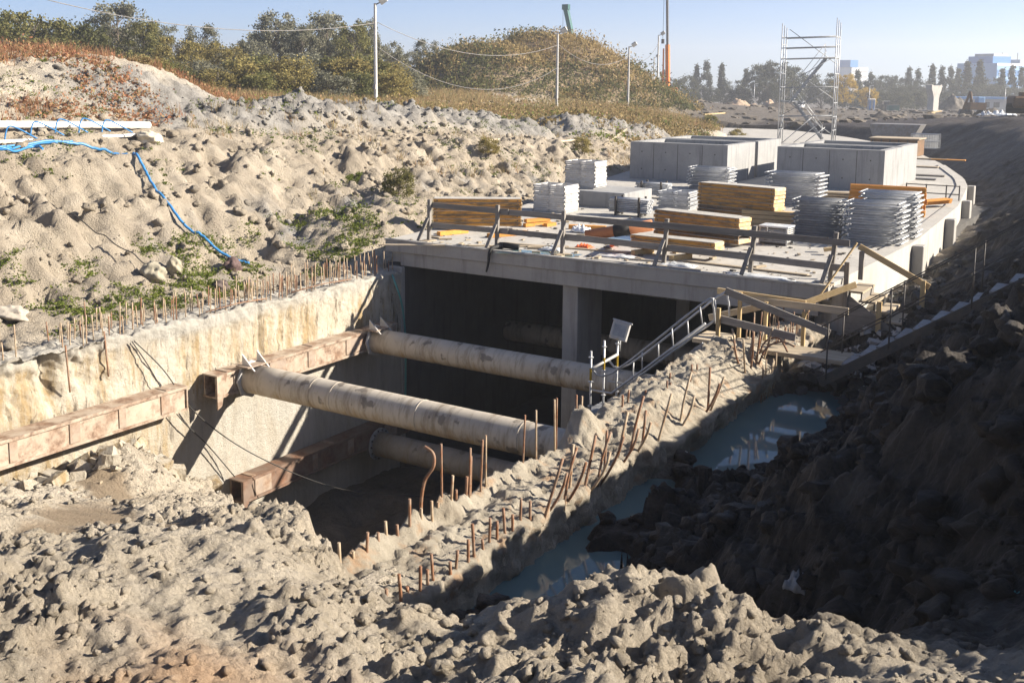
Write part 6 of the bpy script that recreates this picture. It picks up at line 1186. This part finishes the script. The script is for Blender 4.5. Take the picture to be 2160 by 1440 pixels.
UB = [(-73.879, 49.432, 5.305), (-72.087, 50.548, 5.325), (-72.066, 52.976, 5.551), (-70.441, 54.106, 6.284), (-68.896, 55.038, 6.122), (-65.842, 54.492, 5.741), (-64.618, 55.196, 5.405), (-66.281, 58.932, 5.483), (-61.944, 56.889, 5.609), (-63.458, 60.688, 5.513), (-60.751, 60.047, 5.852), (-60.994, 62.313, 6.089), (-56.885, 60.078, 5.907), (-57.106, 62.375, 6.249), (-57.214, 64.635, 5.947), (-54.633, 63.866, 5.990), (-54.720, 66.217, 6.157), (-54.692, 68.529, 5.655), (-55.859, 72.507, 5.346), (-57.298, 50.106, 4.666), (-55.147, 51.444, 4.690), (-52.983, 52.765, 4.556), (-52.257, 55.625, 4.751), (-50.047, 57.000, 4.775), (-49.697, 59.601, 4.809), (-50.207, 64.019, 4.689)]
for i, p in enumerate(UB):
    m = ('leaf_autumn', 'leaf_olive', 'leaf_autumn', 'leaf_grey', 'leaf_dark')[i % 5] if 300 < und[i][0] else ('leaf_olive', 'leaf_dark')[i % 2]
    tree('bush', m, '%s %s shrub before the left trees, near the %s' % (ordn[i] if i < 20 else 'front row '+ordn[i-20], desc[m], 'left edge' if i < 5 else 'middle' if i < 12 else 'first lamp post' if i < 19 else 'spoil ridge'), p, max(2, p[2]-gz(p[0], p[1])), 1.35, 'shrubs before the left trees', 'shrub', 'shrub')
far_trees = [((-122.070, 281.052, 5.443), 'round'), ((-123.301, 292.300, 6.191), 'round'), ((-124.521, 303.910, 9.074), 'poplar'), ((-122.115, 305.616, 10.356), 'poplar'), ((-114.517, 298.262, 9.258), 'poplar'), ((-108.012, 289.691, 4.941), 'round'), ((-104.980, 292.015, 7.589), 'poplar'), ((-94.985, 274.696, 9.104), 'tall'), ((-91.302, 277.152, 10.120), 'tall'), ((-89.404, 284.048, 8.774), 'tall'), ((-90.810, 300.724, 7.089), 'round'), ((-86.889, 303.164, 7.131), 'round'), ((-81.159, 318.750, 7.997), 'poplar'), ((-80.493, 330.960, 7.458), 'poplar'), ((-77.687, 332.590, 6.791), 'round'), ((-77.034, 344.900, 6.905), 'round'), ((-73.122, 347.647, 8.817), 'poplar'), ((-70.769, 349.087, 8.699), 'poplar'), ((-65.012, 340.943, 9.718), 'poplar'), ((-64.519, 353.048, 9.198), 'poplar'), ((-60.436, 343.720, 9.349), 'poplar'), ((-60.270, 355.573, 8.525), 'poplar'), ((-54.470, 335.697, 10.313), 'poplar'), ((-51.504, 337.633, 10.885), 'poplar'), ((-50.145, 349.613, 6.391), 'round'), ((-45.851, 340.722, 8.379), 'poplar'), ((-43.499, 342.344, 9.350), 'poplar'), ((-41.139, 343.723, 8.835), 'poplar'), ((-62.619, 317.896, 5.170), 'round'), ((-53.625, 323.428, 4.875), 'round'), ((-65.322, 304.150, 4.075), 'round'), ((-48.551, 326.520, 4.538), 'round'), ((-41.194, 330.946, 3.702), 'round'), ((-81.024, 294.378, 3.905), 'round'), ((-73.947, 286.689, 2.741), 'bush'), ((-109.129, 276.783, 2.969), 'round'), ((-109.498, 264.566, 2.357), 'bush'), ((-99.092, 271.143, 3.080), 'bush'), ((-59.832, 295.474, 2.894), 'bush'), ((-54.584, 298.699, 2.706), 'bush'), ((-60.690, 282.998, 2.555), 'bush'), ((-65.257, 280.215, 2.859), 'bush'), ((-44.609, 328.930, 4.319), 'round'), ((-136.920, 307.873, 7.696), 'poplar'), ((-89.698, 265.496, 5.537), 'round'), ((-86.270, 269.950, 5.235), 'round')]
for i, (p, k) in enumerate(far_trees):
    m = 'leaf_far'; tree(k, m, '%s in the hazy far tree line, %s %s' % ({'poplar': 'narrow poplar', 'tall': 'tall dark tree', 'round': 'round crowned tree', 'bush': 'low bushy tree'}[k], ordn[[q for q in range(len(far_trees)) if far_trees[q][1] == k].index(i)] if [q for q in range(len(far_trees)) if far_trees[q][1] == k].index(i) < 20 else 'another', 'left of the scaffold tower' if i < 7 or i in (35, 36, 37, 43) else 'behind the scaffold tower' if i < 12 or i > 43 else 'between tower and bridge pier' if i < 17 or i in (33, 34, 40, 41) else 'behind the bridge pier and office'), p, max(4, p[2]-gz(p[0], p[1])), 1.25 if k == 'bush' else 1.0, 'trees of the far tree line', 'far_tree')
p = (-69.380, 260.474, 6.740); tree('tall', 'leaf_yellow', 'bright yellow autumn tree right of the scaffold tower', p, p[2]-gz(p[0], p[1]), 1.05, None, 'yellow_tree'); p = (-65.605, 268.210, 3.445); tree('round', 'leaf_yellow', 'smaller yellow tree behind the portable toilet', p, p[2]-gz(p[0], p[1]), .9, None, 'yellow_tree')

def stuff(name, V, F, mat, label, cat): return tag(link_mesh(name, np_mesh(name, V, F, False), MT[mat]), label, cat, kind='stuff')
# scrub and tall dry grass covering the hill
def clumps(n, keep, rad, leaves, size, up):
    x = HILL[0]+rng.uniform(-36, 28, n); y = HILL[1]+rng.uniform(-30, 22, n); ha = hill_add(x, y); k = (ha > .15) & keep(x, y, ha); x, y = x[k], y[k]; z = height(x, y, 1); pp = []
    for a, b, c in zip(x, y, z):
        s_ = rad*(.5+rng.random()**2*1.3); q = rng.normal(size=(leaves, 3))*np.array([.6, .6, .42*up]); q[:, 2] = np.minimum(np.abs(q[:, 2]), .62*up); pp.append(np.array([a, b, c])+q*s_)
    return quads(np.vstack(pp), size, 0, .75)
pt = lambda x, y: perlin(x*.11, y*.11, 403)+.5*perlin(x*.3, y*.3, 404)
V, F = clumps(6500, lambda x, y, h: pt(x, y)+.13*(h-3.0)+.022*(x-HILL[0]) > -.15, 1.0, 20, .30, 1.2); stuff('hill_grass', V, F, 'scrub_tan', 'tall dry tan growth on the top and right of the rounded hill', 'scrub')
V, F = clumps(6500, lambda x, y, h: pt(x, y)+.13*(h-3.0)+.022*(x-HILL[0]) < .35, 1.2, 24, .30, 1.1); stuff('hill_scrub', V, F, 'leaf_dark', 'dense olive scrub on the shaded lower side of the hill', 'scrub')
n = 14000; x = HILL[0]+rng.uniform(-34, 26, n); y = HILL[1]+rng.uniform(-28, 20, n); k = (hill_add(x, y) > .3) & (pt(x, y) > -.3); x, y = x[k], y[k]; z = height(x, y, 1)
V, F = blades(x, y, z, .4+1.2*rng.random(len(x))**2, .05+.04*rng.random(len(x)), .9); stuff('hill_stalks', V, F, 'scrub_tan', 'thin dry stalks standing out of the hill scrub', 'scrub')
# reddish dry grass on the slopes behind the spoil ridge, green weeds on the bank
def grass(name, n, xr, yr, mask, hh, w_, mat, label, lean=.45):
    x = rng.uniform(*xr, n); y = rng.uniform(*yr, n); k = mask(x, y); x, y = x[k], y[k]; m = len(x); reps = 7
    x = np.repeat(x, reps)+rng.normal(size=m*reps)*w_*6; y = np.repeat(y, reps)+rng.normal(size=m*reps)*w_*6; z = height(x, y, 1)+.02; V, F = blades(x, y, z, hh*(.4+.9*rng.random(len(x))), w_*(.6+.8*rng.random(len(x))), lean); return stuff(name, V, F, mat, label, 'grass')
clump = lambda x, y, f, s, t: perlin(x*f, y*f, s)+.5*perlin(x*f*2.7, y*f*2.7, s+1) > t
def weeds(name, n, xr, yr, mask, rad, size, mat, label, leaves=12):
    x = rng.uniform(*xr, n); y = rng.uniform(*yr, n); k = mask(x, y); x, y = x[k], y[k]; m = len(x); s_ = np.repeat(rad*(.4+rng.random(m)**2*1.6), leaves)
    X = np.repeat(x, leaves)+rng.normal(size=m*leaves)*.5*s_; Y = np.repeat(y, leaves)+rng.normal(size=m*leaves)*.5*s_; Z = np.repeat(height(x, y, 2), leaves)+np.abs(rng.normal(size=m*leaves))*.38*s_; V, F = quads(np.stack([X, Y, Z], 1), size); return stuff(name, V, F, mat, label, 'weeds')
grass('red_grass', 7000, (-42, -26.8), (13, 40), lambda x, y: clump(x, y, .22, 411, -.1) & ((x < -31.8) | (y < 25)) & (x < -27.6), .42, .011, 'grass_red', 'reddish dry grass on the slope of the left spoil mound', .8)
grass('dry_grass', 9000, (-75, -31.5), (34, 96), lambda x, y: clump(x, y, .1, 415, -.2) & (hill_add(x, y) < .6), .6, .022, 'grass_dry', 'dry brown grass on the ground behind the spoil ridge', .8)
weeds('mound_weeds', 3200, (-40, -27.4), (13, 34), lambda x, y: clump(x, y, .25, 417, -.08) & ((x < -31.8) | (y < 25)), .30, .09, 'grass_red', 'reddish weeds on the slope of the left spoil mound', 22)
weeds('field_weeds', 1800, (-72, -31.5), (32, 96), lambda x, y: clump(x, y, .13, 418, .0) & (hill_add(x, y) < .6), .5, .16, 'grass_dry', 'brown weeds on the ground behind the spoil ridge', 22)
weeds('field_shrubs', 420, (-64, -32.5), (34, 88), lambda x, y: clump(x, y, .16, 419, .25) & (hill_add(x, y) < .6), .8, .15, 'leaf_olive', 'low green growth on the ground behind the spoil ridge', 40)
weeds('bank_weeds', 4200, (-31, -18.2), (9, 50), lambda x, y: clump(x, y, .33, 421, .24) & (x < deck_l(y)-.3), .16, .055, 'grass_green', 'green weeds in patches on the left bank', 16)
weeds('toe_weeds', 2600, (-21.6, -18.6), (13.5, 24), lambda x, y: clump(x, y, .7, 425, .05), .15, .05, 'grass_green', 'green weeds at the foot of the left bank', 16)
weeds('ridge_weeds', 700, (-32, -27), (20, 60), lambda x, y: clump(x, y, .3, 427, .3), .2, .07, 'grass_green', 'green weeds among the grey spoil ridge', 16)
grass('bank_grass', 2600, (-31, -22), (24, 60), lambda x, y: clump(x, y, .3, 431, .3) & (x < deck_l(y)-.5), .3, .011, 'grass_dry', 'dry grass tufts along the top of the left bank', .9)
weeds('far_bank_growth', 1500, (-46, -24), (50, 100), lambda x, y: (x < deck_l(y)-.7) & clump(x, y, .16, 435, -.45), .55, .16, 'scrub_tan', 'brown and green growth on the far end of the left bank', 26)
weeds('far_bank_green', 500, (-46, -24), (50, 100), lambda x, y: (x < deck_l(y)-.7) & clump(x, y, .2, 437, .1), .5, .15, 'grass_green', 'green growth on the far end of the left bank', 26)
grass('far_field_grass', 4000, (-110, -36), (98, 180), lambda x, y: clump(x, y, .06, 441, -.1) & (x < -.47*y), .7, .05, 'grass_dry', 'dry grass on the field around the crane')
for i, (p, hh, m, l) in enumerate((((-20.600, 26.510, 0.116), .95, 'leaf_olive', 'leafy green bush at the bank foot left of the roof'), ((-23.000, 27.279, 0.622), .6, 'grass_green', 'small green bush half way up the left bank'), ((-23.600, 44.152, 0.340), .9, 'leaf_autumn', 'small yellow green bush behind the tall frame stack'), ((-23.300, 35.727, 0.400), .8, 'leaf_autumn', 'reddish dry bush on the eroded bank'), ((-33.000, 83.933, 1.328), 1.2, 'leaf_olive', 'green bush at the far end of the left bank'), ((-31.000, 84.600, 0.902), 1.3, 'leaf_autumn', 'brown bush at the far bank end beside the roof'), ((-37.000, 31.261, 2.854), 1.3, 'leaf_olive', 'green shrub right of the spoil mound'), ((-35.000, 28.632, 2.794), 1.0, 'grass_dry', 'tan tussock right of the spoil mound'))):
    tree('bush', m, l, p, hh, 1.1, None, 'bush', 'bush')

# ------------------------------------------------------------------ air
hz = MB().bb(-1620, 1620, -1620, 1620, -18, 60).build('haze', None); tag(hz, kind='stuff')
m = bpy.data.materials.new('haze_air'); m.use_nodes = True; t = m.node_tree; t.nodes.clear(); o = t.nodes.new('ShaderNodeOutputMaterial'); v = t.nodes.new('ShaderNodeVolumePrincipled')
v.inputs['Color'].default_value = (.92, .95, 1, 1); v.inputs['Density'].default_value = .0008; v.inputs['Anisotropy'].default_value = .35; t.links.new(v.outputs[0], o.inputs['Volume']); hz.data.materials.append(m)
